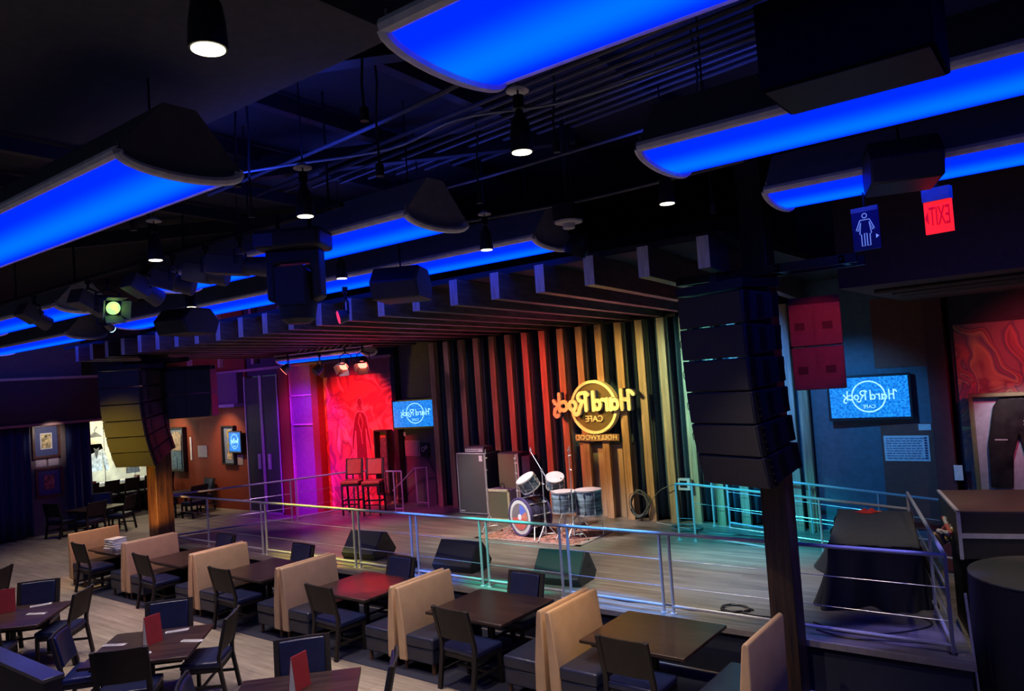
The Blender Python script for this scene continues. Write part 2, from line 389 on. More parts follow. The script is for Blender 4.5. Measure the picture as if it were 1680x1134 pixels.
# bulkhead on the right (ceiling drop)
mb = MB(); mb.box(-2.55, 10.6, 4.8, 5.9, 15.2, 7.0); struct('ceiling_bulkhead', mb, mat('bulkhead', (.09,.06,.055), .85))
mb = MB(); mb.box(-7.2, 1.2, 6.35, -3.6, 3.7, 6.95); struct('ceiling_soffit', mb, M['slab'])

# folding doors
def folding_doors():
    t = thing('door_1', None, None, (-22.88, 14.9, 0)); t['kind'] = 'structure'
    for k, (a, b) in enumerate(((0.06, .98), (1.0, 1.92))):
        mb = MB(); mb.box(a, 0, .04, b, .05, 4.5); p = mb.obj('door_panel', mat('door_graphite%d' % k, (.045,.048,.05), .45), t)
        mb = MB(); mb.box(a, -.02, 0, a+.05, .06, 4.55).box(b-.05, -.02, 0, b, .06, 4.55).box(a, -.02, 0, b, .06, .05); mb.obj('door_frame', mat('door_frame_grey%d' % k, (.55,.5,.52), .4), t)
        mb = MB(); c = (a+.62, b-.68)[k]; mb.box(c, -.03, 1.45, c+.14, .0, 1.95); mb.obj('door_handle', M['alu'], t)
folding_doors()

# ------------------------------------------------------------------ stage
st = thing('stage', 'raised wooden stage behind the metal railing, with dark navy front face', 'stage', (0,0,0))
poly = [(-18.1, 9.18), (-1.18, 9.18), (-2.6, 15.15), (-15.6, 15.15), (-16.3, 14.2)]
mb = MB(); mb.prism(poly, .55, .6, 'xy'); mb.obj('stage_floor', M['stage'], st, smooth=False)
pin = [(-18.05, 9.22), (-1.24, 9.22), (-2.66, 15.12), (-15.55, 15.12), (-16.25, 14.2)]
mb = MB(); mb.prism(pin, .0, .55, 'xy'); mb.obj('stage_skirt', M['stageface'], st, smooth=False)
mb = MB(); mb.box(-18.1, 9.165, .535, -1.18, 9.18, .605); mb.obj('stage_edge', mat('edge_trim', (.2,.18,.16), .5), st)

# ceiling ribs over the stage
NB = 22
def beam_label(k):
    return 'dark wooden ceiling beam above the stage, %s from the right' % ORD[k]
proto = None
for k in range(NB):
    x0 = -3.31 - .745*k
    if proto is None:
        proto = thing('ceiling_beam', beam_label(0), 'beam', (x0, 8, 5.0), 0, 'ceiling beams over the stage')
        mb = MB(); mb.prism([(-.07,0),(.07,0),(-1.0+.07,7),(-1.0-.07,7)], 0, .36, 'xy'); mb.obj('beam_body', M['beam'], proto)
        mb = MB(); mb.prism([(-.07,-.006),(.07,-.006),(.07,0),(-.07,0)], 0, .36, 'xy'); mb.obj('beam_end', mat('beam_end_lit', (.62,.60,.58), .5, var=.3, scale=9, stretch=(6,1,.5)), proto)  # end faces painted paler than the beam for the light they catch
    else:
        dup(proto, (x0, 8, 5.0), 0, beam_label(k))
# dark deck above the ribs
mb = MB(); mb.box(-20.4, 8.3, 5.37, -3.2, 15.5, 5.45); o = mb.obj('stage_canopy', mat('canopy_black', (.02,.018,.02), .8)); tag(o, 'black flat canopy deck above the wooden ceiling beams', 'canopy')

# wall battens behind the stage
proto = None
sl = [-5.18 - .52*i for i in range(18)]
for i, x in enumerate(sl):
    lab = 'vertical wooden wall batten behind the stage, %s from the right' % ORD[i+2]
    if proto is None:
        mb = MB(); mb.box(-.088, -.05, 0, .088, .05, 4.38); proto = mb.obj('wall_batten', M['slat']); proto.location = (x, 14.92, .6)
        tag(proto, lab, 'wooden batten', 'battens on the stage back wall')
    else:
        o = proto.copy(); COL.objects.link(o); o.location = (x, 14.92, .6); o['label'] = lab
for j, x in enumerate((-4.66, -4.40)):
    o = proto.copy(); COL.objects.link(o); o.location = (x, 14.92, .6); o['label'] = 'vertical wooden wall batten behind the stage, %s from the right' % ORD[1-j]
def curtain(name, x0, x1, y, z0, z1, m, amp, per, label, axis='x'):
    n = int(abs(x1-x0)/per*10)
    def fn(u, v):
        s = x0+(x1-x0)*u; a = amp*math.sin(2*PI*s/per)+amp*.5*math.sin(2*PI*s/(per*2.3)+1)
        a *= (1 + .25*(1-v))
        return (s, y+a, z0+(z1-z0)*v) if axis == 'x' else (y+a, s, z0+(z1-z0)*v)
    mb = MB(); mb.grid(fn, n, 4); o = mb.obj(name, m, ang=80)
    sd = o.modifiers.new('th', 'SOLIDIFY'); sd.thickness = .012
    tag(o, label, 'curtain'); return o
curtain('stage_curtain', -14.1, -4.35, 15.25, .62, 5.0, M['curtain'], .05, .15, 'dark pleated curtain hanging behind the wooden battens of the stage')
curtain('curtain', 6.5, 9.55, -26.2, .05, 3.42, M['curtain2'], .06, .28, 'dark navy curtain at far left edge, beside the framed pictures', 'y')
curtain('curtain', 10.62, 11.35, -26.2, .05, 3.42, M['curtain2'], .06, .26, 'narrow navy curtain between the framed pictures and the bright display', 'y')

# plywood box behind the sign, lower
t = thing('plywood_panel', 'tall plywood panel box below the round sign behind the battens', 'panel', (-8.93, 15.0, .6))
mb = MB(); mb.box(-.72, .09, 0, .72, .14, 1.66); mb.obj('board', M['ply'], t)
mb = MB(); mb.box(-.74, .07, 1.63, .74, .15, 1.68).box(-.02,.08,0,.0,.09,1.66).box(-.42,.08,0,-.40,.09,1.66).box(.4,.08,0,.42,.09,1.66); mb.obj('seam_strip', mat('ply_edge', (.12,.1,.07), .6), t)

# ------------------------------------------------------------------ round sign
t = thing('round_sign', 'round wall sign with raised mirrored script lettering, ring and name board below', 'sign', (-8.98, 14.86, 3.12))
mb = MB(); mb.prism(arc(0,0,.585,0,354,59), -.10, 0); mb.obj('disc', M['signdk'], t)
mb = MB(); ring(mb, 0, 0, .545, .61, -.15, .0, 60); mb.obj('ring', M['signyl'], t)
mb = MB(); script_word(mb, 'Hard Rock', 2.05, .40, -.0, .10, -.27, -.21, .215); mb.obj('lettering', M['signyl'], t, smooth=False)
mb = MB(); script_word(mb, 'Hard Rock', 2.05, .40, -.0, .10, -.21, -.10, .21); mb.obj('lettering_side', M['signside'], t, smooth=False)
mb = MB(); mirror_text(mb, 'CAFE', .20, .04, 0, -.13, -.27, 1.0); mb.obj('small_lettering', M['signyl'], t, smooth=False)
mb = MB(); mb.box(-.57, -.1, -.77, .57, -.04, -.62); nb = mb.obj('name_board', mat('sign_plank', (.28,.17,.10), .5), t)
mb = MB(); mirror_text(mb, 'HOLLYWOOD', .155, .03, 0, -.115, -.695, 1.08); mb.obj('name_lettering', M['signyl'], nb, smooth=False)

# ------------------------------------------------------------------ railings
def rail_section(name, label, pts, closed_ends=True, top=1.07, posts=None, wires=(.36,.72), bottom=.1, group='metal railing sections'):
    """pts: two floor points (x,y,z) ; posts: distances (0..1) of posts"""
    a, b = Vector(pts[0]), Vector(pts[1]); t = thing(name, label, 'railing', a, 0, group); d = b-a
    def P(u, h): return Vector((d.x*u, d.y*u, d.z*u+h))
    mb = MB(); mb.tube([P(0,top), P(1,top)], .024, 10); mb.obj('top_rail', M['rail'], t)
    if bottom:
        u0, u1 = posts[0], posts[-1]
        mb = MB(); mb.tube([P(u0,bottom), P(u1,bottom)], .02, 8); mb.obj('bottom_rail', M['rail'], t)
    for u in posts:
        mb = MB(); mb.cyl(P(u,0), P(u,top), .021, n=10).cyl(P(u,0), P(u,.012), .045, n=12); mb.obj('post', M['rail'], t)
    for h in wires:
        mb = MB(); mb.cyl(P(posts[0],h), P(posts[-1],h), .004, n=5); mb.obj('wire', M['wire'], t)
    return t
S = .6
fx = [-17.75, -14.35, -11.35, -9.55, -7.95, -6.42, -4.75, -1.42]
names = ['leftmost section', 'second section from the left', 'third section from the left', 'blue-lit fourth section from the left', 'teal-lit section before the drum kit', 'section before the rightmost floor monitor', 'long rightmost section']
fx = [-17.75, -13.95, -11.05, -9.55, -7.98, -6.42, -4.78, -1.42]
for i in range(7):
    L = fx[i+1]-fx[i]; e = .07/L
    ps = [e, 1-e]
    if i == 0: ps = [0, .44, 1-e]
    if i == 6: ps = [e, 1]
    rail_section('railing', 'metal railing along the stage front, %s' % names[i], [(fx[i], 9.4, S), (fx[i+1], 9.4, S)], posts=ps)
rail_section('railing', 'metal side railing at the left of the stage, section nearest the front corner', [(-17.75,9.4,S), (-16.55,12.1,S)], posts=[0,.97])
rail_section('railing', 'metal side railing at left of the stage, before the purple wall panel', [(-16.55,12.1,S), (-16.1,13.75,S)], posts=[.03,.97])
rail_section('railing', 'metal railing behind the two red bar chairs, lit magenta', [(-16.1,13.75,S), (-14.45,13.9,S)], posts=[.84,1.0])
rail_section('railing', 'metal side railing at the right end of the stage, running towards the flight case', [(-1.42,9.4,S), (-2.45,13.3,S)], posts=[0,.34,1])
# stair handrail on the left of the battens
t = thing('stair_handrail', 'grey stair handrail in front of the grey wall by the battens', 'handrail', (-14.9,14.9,0))
mb = MB(); mb.tube([(-.85,-.1,.98),(.05,-.1,1.62),(.5,-.1,1.66),(.5,-.1,.6)], .022, 8); mb.obj('rail_tube', M['rail'], t)
mb = MB(); mb.cyl((.08,-.1,.6),(.08,-.1,1.62), .02, n=8).tube([(.08,-.1,.7),(.5,-.1,.7)], .018, 6); mb.obj('post', M['rail'], t)
# ramp railings on the right
t1 = rail_section('railing', 'nearer cyan-lit ramp railing at the right rear of the stage', [(-6.15,13.4,S), (-2.43,13.4,.32)], posts=[0,.38,.62,1], group='ramp railings')
t2 = rail_section('railing', 'farther cyan-lit ramp railing close to the back wall', [(-6.0,14.75,S), (-1.75,14.75,.20)], posts=[0,.38,.66,1], group='ramp railings')
for t, y in ((t1,13.4), (t2,14.75)):
    mb = MB(); mb.tube([(-.33,0,1.07),(0,0,1.07)], .024, 8).cyl((-.33,0,0),(-.33,0,1.07), .021, n=8).tube([(-.33,0,.42),(0,0,.42)], .004, 5).cyl((-.33,0,0),(-.33,0,.012), .045, n=10)
    mb.obj('end_loop', M['rail'], t)

# ------------------------------------------------------------------ columns
def column(x, y, label, w=.3, m=None):
    t = thing('wooden_column', label, 'column', (x, y, 0))
    mb = MB(); mb.box(-w/2, -w/2, 0, w/2, w/2, 6.95); mb.obj('shaft', m or M['column'], t, bevel=.01)
    mb = MB()
    for z in (4.95,): mb.box(-w/2-.03, -w/2-.03, z, w/2+.03, w/2+.03, z+.08)
    mb.obj('collar', M['blackm'], t)
    return t
column(-3.05, 9.0, 'dark wooden column at the right, between the booths and the stage rail', .3, wood('column_wood_shaded', (.008,.006,.006), (.045,.022,.014), .5, 'Z', 14))  # same wood as the left column, shade put into a darker colour
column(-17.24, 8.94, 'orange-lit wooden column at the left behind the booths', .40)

# ------------------------------------------------------------------ line arrays
def line_array(loc, rz, label, W=1.1, D=.62, n=6, tilt=(0,1,3,6,10,15)):
    t = thing('line_array', label, 'loudspeaker', loc, rz)
    mb = MB(); mb.box(-W/2-.02, 0, .02, W/2+.02, D, .12).box(-.05, .1, .12, .05, D+.55, .2); mb.obj('rigging_frame', M['blackm'], t)
    y = 0; z = 0; hh = .37
    for i in range(n):
        a = math.radians(tilt[i])
        Mx = Matrix.Translation((0, y, z)) @ Matrix.Rotation(a, 4, 'X')
        mb = MB(); mb.prism([(0,-.005),(0,-hh+.005),(D*.95,-hh+.05),(D,-.05)], -W/2, W/2, 'yz', Mx); b = mb.obj('speaker_box', M['cab'], t, bevel=.012)
        mb = MB(); mb.box(-W/2+.015, -.012, -hh+.02, W/2-.015, 0, -.02, Mx); mb.obj('grille', M['grille'], b)
        mb = MB()
        for xx in (W/2, -W/2-.02):
            mb.box(xx, .04, -hh+.02, xx+.02, .1, -.02, Mx); mb.box(xx, D-.12, -hh+.05, xx+.02, D-.05, -.05, Mx)
            mb.box(xx, .24, -hh+.06, xx+.012, .33, -.06, Mx)
        for q in range(4): mb.cyl(Mx @ Vector((W/2+.01, .07, -.05-.08*q)), Mx @ Vector((W/2+.04, .07, -.05-.08*q)), .012, n=6)
        mb.each('rigging_plate', M['blackm'], b)
        mb = MB(); mb.tube([Mx @ Vector((-W/2-.02,.05,-.1)), Mx @ Vector((-W/2-.06,.05,-.14)), Mx @ Vector((-W/2-.06,.05,-.2)), Mx @ Vector((-W/2-.02,.05,-.24))], .005, 5); mb.obj('handle', M['blackm'], b)
        d = Mx.to_3x3() @ Vector((0,0,-hh)); y += d.y; z += d.z
    return t
line_array((-3.36, 8.15, 4.72), math.radians(-20), 'large black hanging line array of six speakers by the right column', .95, .62)
line_array((-16.9, 7.95, 4.66), math.radians(24), 'yellow-lit hanging line array of six speakers by the left column', 1.04, .8, tilt=(0,3,7,12,18,24))
def sub_stack(loc, rz, label, m, W=1.15, H=1.15, D=.75):
    t = thing('subwoofer_cluster', label, 'loudspeaker', loc, rz)
    for j in range(2):
        mb = MB(); mb.box(-W/2, 0, -H/2*(j+1)+.008, W/2, D, -H/2*j-.008); b = mb.obj('speaker_box', m, t, bevel=.012)
        mb = MB()
        for x in (-W*.25, W*.28): mb.box(x-.09, -.012, -H/2*(j+.62), x+.03, 0, -H/2*(j+.45))
        mb.each('handle_recess', M['black'], b)
        mb = MB(); mb.box(-.02, -.012, -H/2*(j+1)+.02, 0, 0, -H/2*j-.02).box(-W/2+.01,-.01,-H/2*(j+1)+.02,-W/2+.03,0,-H/2*j-.02).box(W/2-.03,-.01,-H/2*(j+1)+.02,W/2-.01,0,-H/2*j-.02)
        for q in range(4): mb.cyl((0,-.02,-H/2*j-.1-.1*q),(0,-.04,-H/2*j-.1-.1*q), .014, n=6)
        mb.obj('rigging_plate', m, b)
    mb = MB(); mb.box(-W/2, .1, 0, W/2, .2, .08).box(-W/2, D-.2, 0, W/2, D-.1, .08); mb.obj('rigging_frame', M['blackm'], t)
    return t
sub_stack((-2.73, 10.0, 4.62), math.radians(15), 'red-lit pair of hanging subwoofers behind the right column', M['redbox'], .62, 1.12, .75)
sub_stack((-16.55, 9.3, 4.62), math.radians(48), 'black pair of hanging subwoofers right of the left column', M['cab'], 1.1, 1.12, .75)
for loc, lab, x1 in (((-3.05, 8.95, 4.95), 'right', 0), ((-17.24, 8.94, 4.82), 'left', 0)):
    t = thing('speaker_bracket', 'black steel speaker bracket across the %s column' % lab, 'bracket', loc)
    mb = MB(); mb.box(-.95, -.22, -.03, 1.15, -.16, .07).box(-.95, .16, -.03, 1.15, .22, .07); mb.each('cross_bar', M['blackm'], t)
    mb = MB()
    for x in (-.9, -.3, .3, 1.0): mb.box(x-.03,-.22,-.02,x+.03,.22,.06).cyl((x,-.23,.02),(x,-.25,.02),.02,n=8)
    mb.each('cross_tie', M['blackm'], t)

# ------------------------------------------------------------------ booths
def make_bench(label):
    """seat faces +x; back plane at x=0 top; runs y 0..1.1"""
    t = thing('booth_bench', label, 'booth seat', (0,0,0), 0, 'tan booth benches')
    mb = MB(); pts = [(-.02,1.14),(-.07,1.12),(-.20,.14),(-.05,.14),(.085,.5),(.02,1.12)]
    pts = [(-.055,1.13),(-.075,1.10),(-.065,.14),(.085,.14),(.07,.5),(.0,1.09),(-.02,1.13)]
    mb.prism(pts, 0, 1.1, 'xz'); mb.obj('backrest', M['tan'], t, bevel=.018, seg=3)
    mb = MB(); mb.box(.06,.02,.34,.58,1.08,.50); mb.obj('seat', M['navy'], t, bevel=.035, seg=4)
    mb = MB(); mb.box(.075,.025,.15,.565,1.075,.345); mb.obj('seat_base', M['navy'], t, bevel=.02, seg=3)
    for x in (.0,.52):
        for y in (.08,1.02):
            mb = MB(); mb.cyl((x,y,.16),(x,y,0), .032, .022, n=8); mb.obj('leg', M['legw'], t)
    return t
bench = make_bench('')
gaps = [-18.35, -15.75, -13.2, -10.6, -7.95, -5.40, -2.88]
used = [False]
def put_bench(x, flip, label):
    rz = PI if flip else 0; y = 7.35+1.1 if flip else 7.35
    if not used[0]: used[0] = True; bench.location = (x,y,0); bench.rotation_euler = (0,0,rz); bench['label'] = label; return bench
    return dup(bench, (x,y,0), rz, label)
on = ['leftmost booth, with the white boxes', 'second booth from the left', 'third booth from the left', 'booth with the red-lit table', 'second booth from the right', 'rightmost booth']
for i, g in enumerate(gaps):
    if i < 6: put_bench(g+.10, False, 'tan and navy bench, left side of the %s' % on[i])
    if i > 0: put_bench(g-.10, True, 'tan and navy bench, right side of the %s' % on[i-1])

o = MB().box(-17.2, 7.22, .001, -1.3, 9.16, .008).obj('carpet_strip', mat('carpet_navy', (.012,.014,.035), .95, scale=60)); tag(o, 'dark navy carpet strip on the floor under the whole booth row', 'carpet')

# tables
def make_table(label, w, d, name='dining_table'):
    t = thing(name, label, 'table', (0,0,0), 0)
    mb = MB(); mb.box(-w/2,-d/2,.715,w/2,d/2,.755); mb.obj('table_top', M['table'], t, bevel=.006)
    mb = MB(); mb.box(-w/2+.1,-d/2+.1,.66,w/2-.1,d/2-.1,.715); mb.obj('apron', M['dwood'], t)
    mb = MB(); mb.cyl((0,0,.04),(0,0,.67), .045, n=14); mb.obj('pedestal', M['blackm'], t)
    mb = MB(); mb.box(-.34,-.04,.0,.34,.04,.05).box(-.04,-.34,0,.04,.34,.05); mb.obj('base', M['blackm'], t, bevel=.01)
    return t
bt = make_table('dark wood booth table of the leftmost booth, holding stacked white boxes', 1.35, 1.22)
tl = ['', 'dark wood table of the second booth from the left', 'dark wood table of the third booth from the left', 'booth table lit bright red', 'dark booth table with a teal streak of reflected light', 'dark wood table of the rightmost booth, nearest the right column']
TX = []
for i in range(6):
    cx = (gaps[i]+gaps[i+1])/2 - .28; TX.append(cx)
    if i == 0: bt.location = (cx, 8.24, 0); bt['group'] = 'booth tables'
    else: dup(bt, (cx, 8.24, 0), 0, tl[i])

# chairs
def make_chair(label, name='dining_chair', cat='chair', seat_h=.47, fabric=None, wood_=None, foot=False):
    fabric = fabric or M['bluev']; wood_ = wood_ or M['dwood']
    t = thing(name, label, cat, (0,0,0)); h = seat_h
    mb = MB(); mb.box(-.225,-.21,h-.055,.225,.235,h+.02); mb.obj('seat', fabric, t, bevel=.022, seg=3)
    mb = MB(); mb.box(-.215,-.2,h-.105,.215,.215,h-.055); mb.obj('seat_frame', wood_, t)
    for s in (-1,1):
        mb = MB(); mb.bar((s*.2,.205,0),(s*.2,.205,h-.06),.036,.036); mb.obj('leg', wood_, t)
        mb = MB(); mb.bar((s*.2,-.27,0),(s*.2,-.2,h-.06),.036,.042,(1,0,0)).bar((s*.2,-.2,h-.08),(s*.2,-.2,h+.08),.036,.042,(1,0,0)).bar((s*.2,-.2,h+.06),(s*.2,-.30,h+.50),.036,.04,(1,0,0)); mb.obj('leg', wood_, t)
    mb = MB()
    tilt = lambda z: -.2-.10*(z-.06)/.44
    V = []
    def slab(z0, z1, y_off, th, w, bow=.02):
        m2 = MB()
        def pt(x, z, o): return (x, tilt(z)+y_off+o - bow*(1-(x/w)**2), h+z)
        xs = [-w, -w/2, 0, w/2, w]
        Vv = []; F = []
        for x in xs:
            for z, o in ((z0,0),(z1,0),(z1,th),(z0,th)): Vv.append(pt(x,z,o))
        for i in range(4):
            a = i*4; b = a+4
            for k in range(4): F.append((a+k, b+k, b+(k+1)%4, a+(k+1)%4))
        F += [(3,2,1,0),(16,17,18,19)]
        m2.add(Vv, F); return m2
    m2 = slab(.12,.50,-.012,.022,.19); m2.obj('backrest', wood_, t)
    m2 = slab(.14,.485,.012,.03,.175); m2.obj('back_cushion', fabric, t, bevel=.01)
    z = h*.42
    mb = MB(); mb.bar((-.2,.2,z),(-.2,-.22,z),.02,.03).bar((.2,.2,z),(.2,-.22,z),.02,.03).bar((-.2,.0,z),(.2,.0,z),.02,.03)
    if foot: mb.bar((-.2,.205,.25),(.2,.205,.25),.02,.03).bar((-.2,-.24,.3),(.2,-.24,.3),.02,.03)
    mb.obj('stretcher', wood_, t)
    return t
chair0 = make_chair(''); chair0.scale = (1.45,1.14,1.10); cu = [False]
def chair(x, y, rz, label, group=None):
    if not cu[0]:
        cu[0] = True; chair0.location = (x,y,0); chair0.rotation_euler = (0,0,rz); chair0['label'] = label
        if group: chair0['group'] = group
        return chair0
    r = dup(chair0, (x,y,0), rz, label)
    if group: r['group'] = group
    return r
bn = ['leftmost booth table', 'second booth table from the left', 'third booth table from the left', 'red-lit booth table', 'teal-reflecting booth table', 'rightmost booth table']
for i in range(6):
    chair(TX[i]+(.12,.2,.28,.29,.30,.22)[i], 7.44, random.uniform(-.06,.06), 'black wooden chair on the aisle side of the %s' % bn[i], 'chairs on the aisle side of the booths')
for i in range(1,5):
    chair(TX[i]+.15, 8.60, PI, 'navy-backed chair on the stage side of the %s' % bn[i], 'chairs on the stage side of the booths')

# near tables (turned 45 degrees)
nt_names = ['near table left of centre', 'near table at far left', 'near table at the bottom edge', 'table beyond the left edge']
nt_pos = [(-10.1, 5.0), (-13.62, 4.62), (-6.88, 4.88), (-17.0, 4.65)]
sq0 = None
for i, (x, y) in enumerate(nt_pos):
    lab = ('dark square wooden ' + nt_names[i])
    if sq0 is None: sq0 = make_table(lab, 1.3, 1.3, 'square_table'); sq0['group'] = 'square tables in the foreground'; sq0.location = (x,y,0); sq0.rotation_euler = (0,0,PI/4)
    else: dup(sq0, (x,y,0), PI/4, lab)
def corner_chairs(i, which):
    x, y = nt_pos[i]
    info = {'NW': (-1,1,'far-left'), 'NE': (1,1,'far-right'), 'SE': (1,-1,'near-right'), 'SW': (-1,-1,'near-left')}
    for w in which:
        sx, sy, nm = info[w]; r = {'NW': .60, 'NE': .68, 'SE': .72, 'SW': .72}[w]
        cx, cy = x+sx*r*.7071*1.06, y+sy*r*.7071*1.06
        # chair faces the table: local +y towards centre
        rz = math.atan2(sx, -sy) + {'NW': .12, 'NE': -.05, 'SE': .06, 'SW': .1}[w]
        chair(cx, cy, rz, 'black and navy chair on the %s side of the %s' % (nm, nt_names[i]), 'chairs around the foreground tables')
corner_chairs(0, ['NW','NE','SE','SW']); corner_chairs(1, ['NW','NE','SE','SW']); corner_chairs(2, ['NW','NE','SW']); corner_chairs(3, ['NE'])

# far left table and chairs
ft = dup(sq0, (-25.0, 10.9, 0), .3, 'dark square table far left, in front of the framed pictures', 'tables at the back')
ft2 = dup(sq0, (-25.1, 13.9, 0), .0, 'dark table before the red wall, left of the folding doors', 'tables at the back')
chair(-25.3, 10.0, .3, 'dark chair far left, front left of the table below the framed pictures')
chair(-24.15, 10.35, PI/2+.25, 'dark chair far left, back to the booths, at the table below the framed pictures')
chair(-24.35, 11.35, 2.2, 'dark chair right of the far left table, seen in front of the bar stools')
chair(-25.75, 11.4, -2.0, 'dark chair behind the far left table, next to the narrow curtain')
chair(-24.05, 13.6, 1.7, 'dark chair right of the table before the red wall')
chair(-25.2, 14.55, PI, 'light-backed chair behind the table before the red wall')
chair(-24.9, 13.0, .1, 'chair with pale seat in front of the table before the red wall, behind the railing')
# counter and stools at display
t = thing('bar_counter', 'long narrow bar counter below the bright clothes display', 'counter', (-28.4, 13.0, 0))
mb = MB(); mb.box(-.35,-1.7,1.0,.28,1.9,1.05); mb.obj('counter_top', M['table'], t, bevel=.006)
mb = MB(); mb.box(-.35,-1.6,0,-.1,1.8,1.0); mb.obj('counter_base', M['black'], t)
stool0 = make_chair('tall dark bar stool at the counter below the display, nearest the curtain', 'bar_stool', 'bar stool', .70, M['cloth3'], M['dwood'], True)
stool0.scale = (1.15,1,1.05); stool0.location = (-27.85, 11.9, 0); stool0.rotation_euler = (0,0,PI/2); stool0['group'] = 'bar stools at the display counter'
for k, y in enumerate((12.6, 13.3, 14.0, 14.6)):
    dup(stool0, (-27.85, y, 0), PI/2, 'tall dark bar stool at the counter below the display, %s from the curtain' % ORD[k+1])
# red bar chairs on stage
rs = make_chair('left one of the two red vinyl bar chairs on the stage', 'bar_chair', 'bar chair', .78, M['redv'], M['dwood'], True)
rs.scale = (1.08,1.0,1.12); rs.location = (-15.75, 13.35, S); rs.rotation_euler = (0,0,math.radians(-150)); rs['group'] = 'red bar chairs'
dup(rs, (-15.05, 13.45, S), math.radians(-150), 'right one of the two red vinyl bar chairs on the stage')

# table settings ------------------------------------------------
def napkin(x, y, rz, label, z=.756):
    t = thing('napkin_roll', label, 'napkin', (x,y,z), rz, 'napkins with cutlery')
    mb = MB(); mb.prism([(-.15,-.04),(.13,-.045),(.15,-.02),(.15,.04),(-.15,.042)], 0, .006, 'xy'); mb.obj('napkin', M['white'], t)
    mb = MB(); mb.bar((-.1,.01,.011),(.16,.012,.011),.012,.004).prism([(-.14,-.005),(-.1,.0),(-.1,.022),(-.14,.026)], .008, .013, 'xy').bar((-.12,-.02,.010),(.12,-.018,.010),.014,.004); mb.obj('cutlery', M['alu'], t)
def menu(x, y, rz, label, z=.756):
    t = thing('menu', label, 'menu', (x,y,z), rz, 'standing menus')
    t.scale = (1.35,1.2,1.2); h = .30
    mb = MB(); mb.add([(-.085,0,0),(.085,0,0),(.085,.035,h),(-.085,.035,h),(-.085,.004,0),(.085,.004,0),(.085,.039,h),(-.085,.039,h)], [(0,1,2,3),(4,7,6,5),(0,4,5,1),(1,5,6,2),(2,6,7,3),(3,7,4,0)]); mb.obj('cover', M['red'], t)
    mb = MB(); mb.add([(-.085,.09,0),(.085,.09,0),(.085,.043,h),(-.085,.043,h),(-.085,.094,0),(.085,.094,0),(.085,.047,h),(-.085,.047,h)], [(0,1,2,3),(4,7,6,5),(0,4,5,1),(1,5,6,2),(2,6,7,3),(3,7,4,0)]); mb.obj('back_cover', M['red'], t)
    mb = MB(); mb.prism([(.008,.004),(.086,.004),(.046,h-.006),(.038,h-.006)], -.083, .083, 'yz'); mb.obj('page', M['white'], t)
def rel(i, dx, dy): return nt_pos[i][0]+dx, nt_pos[i][1]+dy
menu(*rel(0,.02,.06), 1.7, 'open red menu standing on the near table left of centre')
menu(*rel(1,-.35,.05), 1.2, 'red menu standing on the far left foreground table')
menu(*rel(2,-.1,.2), 1.75, 'orange-red menu standing on the table cut by the bottom edge')
for (i,dx,dy,rz,lab) in [(0,-.45,-.25,.6,'napkin with cutlery left of the menu on the near table'),(0,-.2,.48,1.0,'napkin with cutlery behind the menu on the near table'),(0,.42,.35,.5,'napkin with cutlery right of the menu on the near table'),(0,.32,-.3,1.7,'napkin with cutlery in front of the menu on the near table'),
        (1,.25,.25,.6,'napkin right of the red menu on the far left foreground table'),(1,-.25,.5,1.2,'napkin half hidden behind the red menu on the far left foreground table'),(1,.0,-.4,.2,'napkin in front of the red menu on the far left foreground table'),(2,.35,.15,.5,'napkin with cutlery on the table cut by the bottom edge')]:
    napkin(*rel(i,dx,dy), rz, lab)
# stacked white boxes on first booth table
for k in range(5):
    t = thing('white_box', 'flat white box, %s of the stack on the leftmost booth table' % ['bottom', 'second', 'third', 'fourth', 'top'][k], 'box', (TX[0]-.02+random.uniform(-.03,.03), 7.95, .756+.047*k), .1+random.uniform(-.1,.1), 'white boxes on the leftmost booth table')
    w = .23-.02*k
    mb = MB(); mb.box(-w,-.16,0,w,.16,.03); mb.obj('box_base', M['white'], t, bevel=.004)
    mb = MB(); mb.box(-w-.005,-.165,.028,w+.005,.165,.044); mb.obj('box_lid', M['white'], t, bevel=.004)
t = thing('serving_tray', 'black tray behind the white boxes on the leftmost booth table', 'tray', (TX[0]-.1, 8.45, .756), .2)
mb = MB(); mb.prism(arc(0,0,.26,0,345,23), 0, .02, 'xy'); mb.obj('tray_plate', M['black'], t)
mb = MB(); ring(mb, 0, 0, .25, .27, 0, .04, 24); mb.v = [(x, z, y) for x, y, z in mb.v]; mb.obj('tray_rim', M['black'], t)
for k, (x, y, lab) in enumerate([(-28.35, 12.3, 'red box-shaped menu holder on the counter, nearer the curtain'), (-28.35, 13.85, 'red and white menu holder on the counter by the column')]):
    t = thing('menu_holder', lab, 'menu holder', (x,y,1.052), .3)
    mb = MB(); mb.box(-.09,-.05,0,.09,.05,.2); mb.obj('holder', M['redv'], t)
    mb = MB(); mb.box(-.07,-.053,.03,.07,-.05,.17); mb.obj('card', M['white'] if k else M['red'], t)

# half wall in the lower left corner
t = thing('half_wall', 'low black partition with blue-lit cap in the lower left corner', 'partition', (0,0,0))
mb = MB(); mb.prism([(-13.2,3.46),(-8.84,3.46),(-8.84,3.24),(-13.2,3.24)], 1.11, 1.15, 'xy'); mb.obj('cap', mat('cap_black', (.05,.05,.06), .25), t, bevel=.006)
mb = MB(); mb.box(-13.2, 3.26, .0, -8.86, 3.44, 1.11); mb.obj('partition_body', M['black'], t)

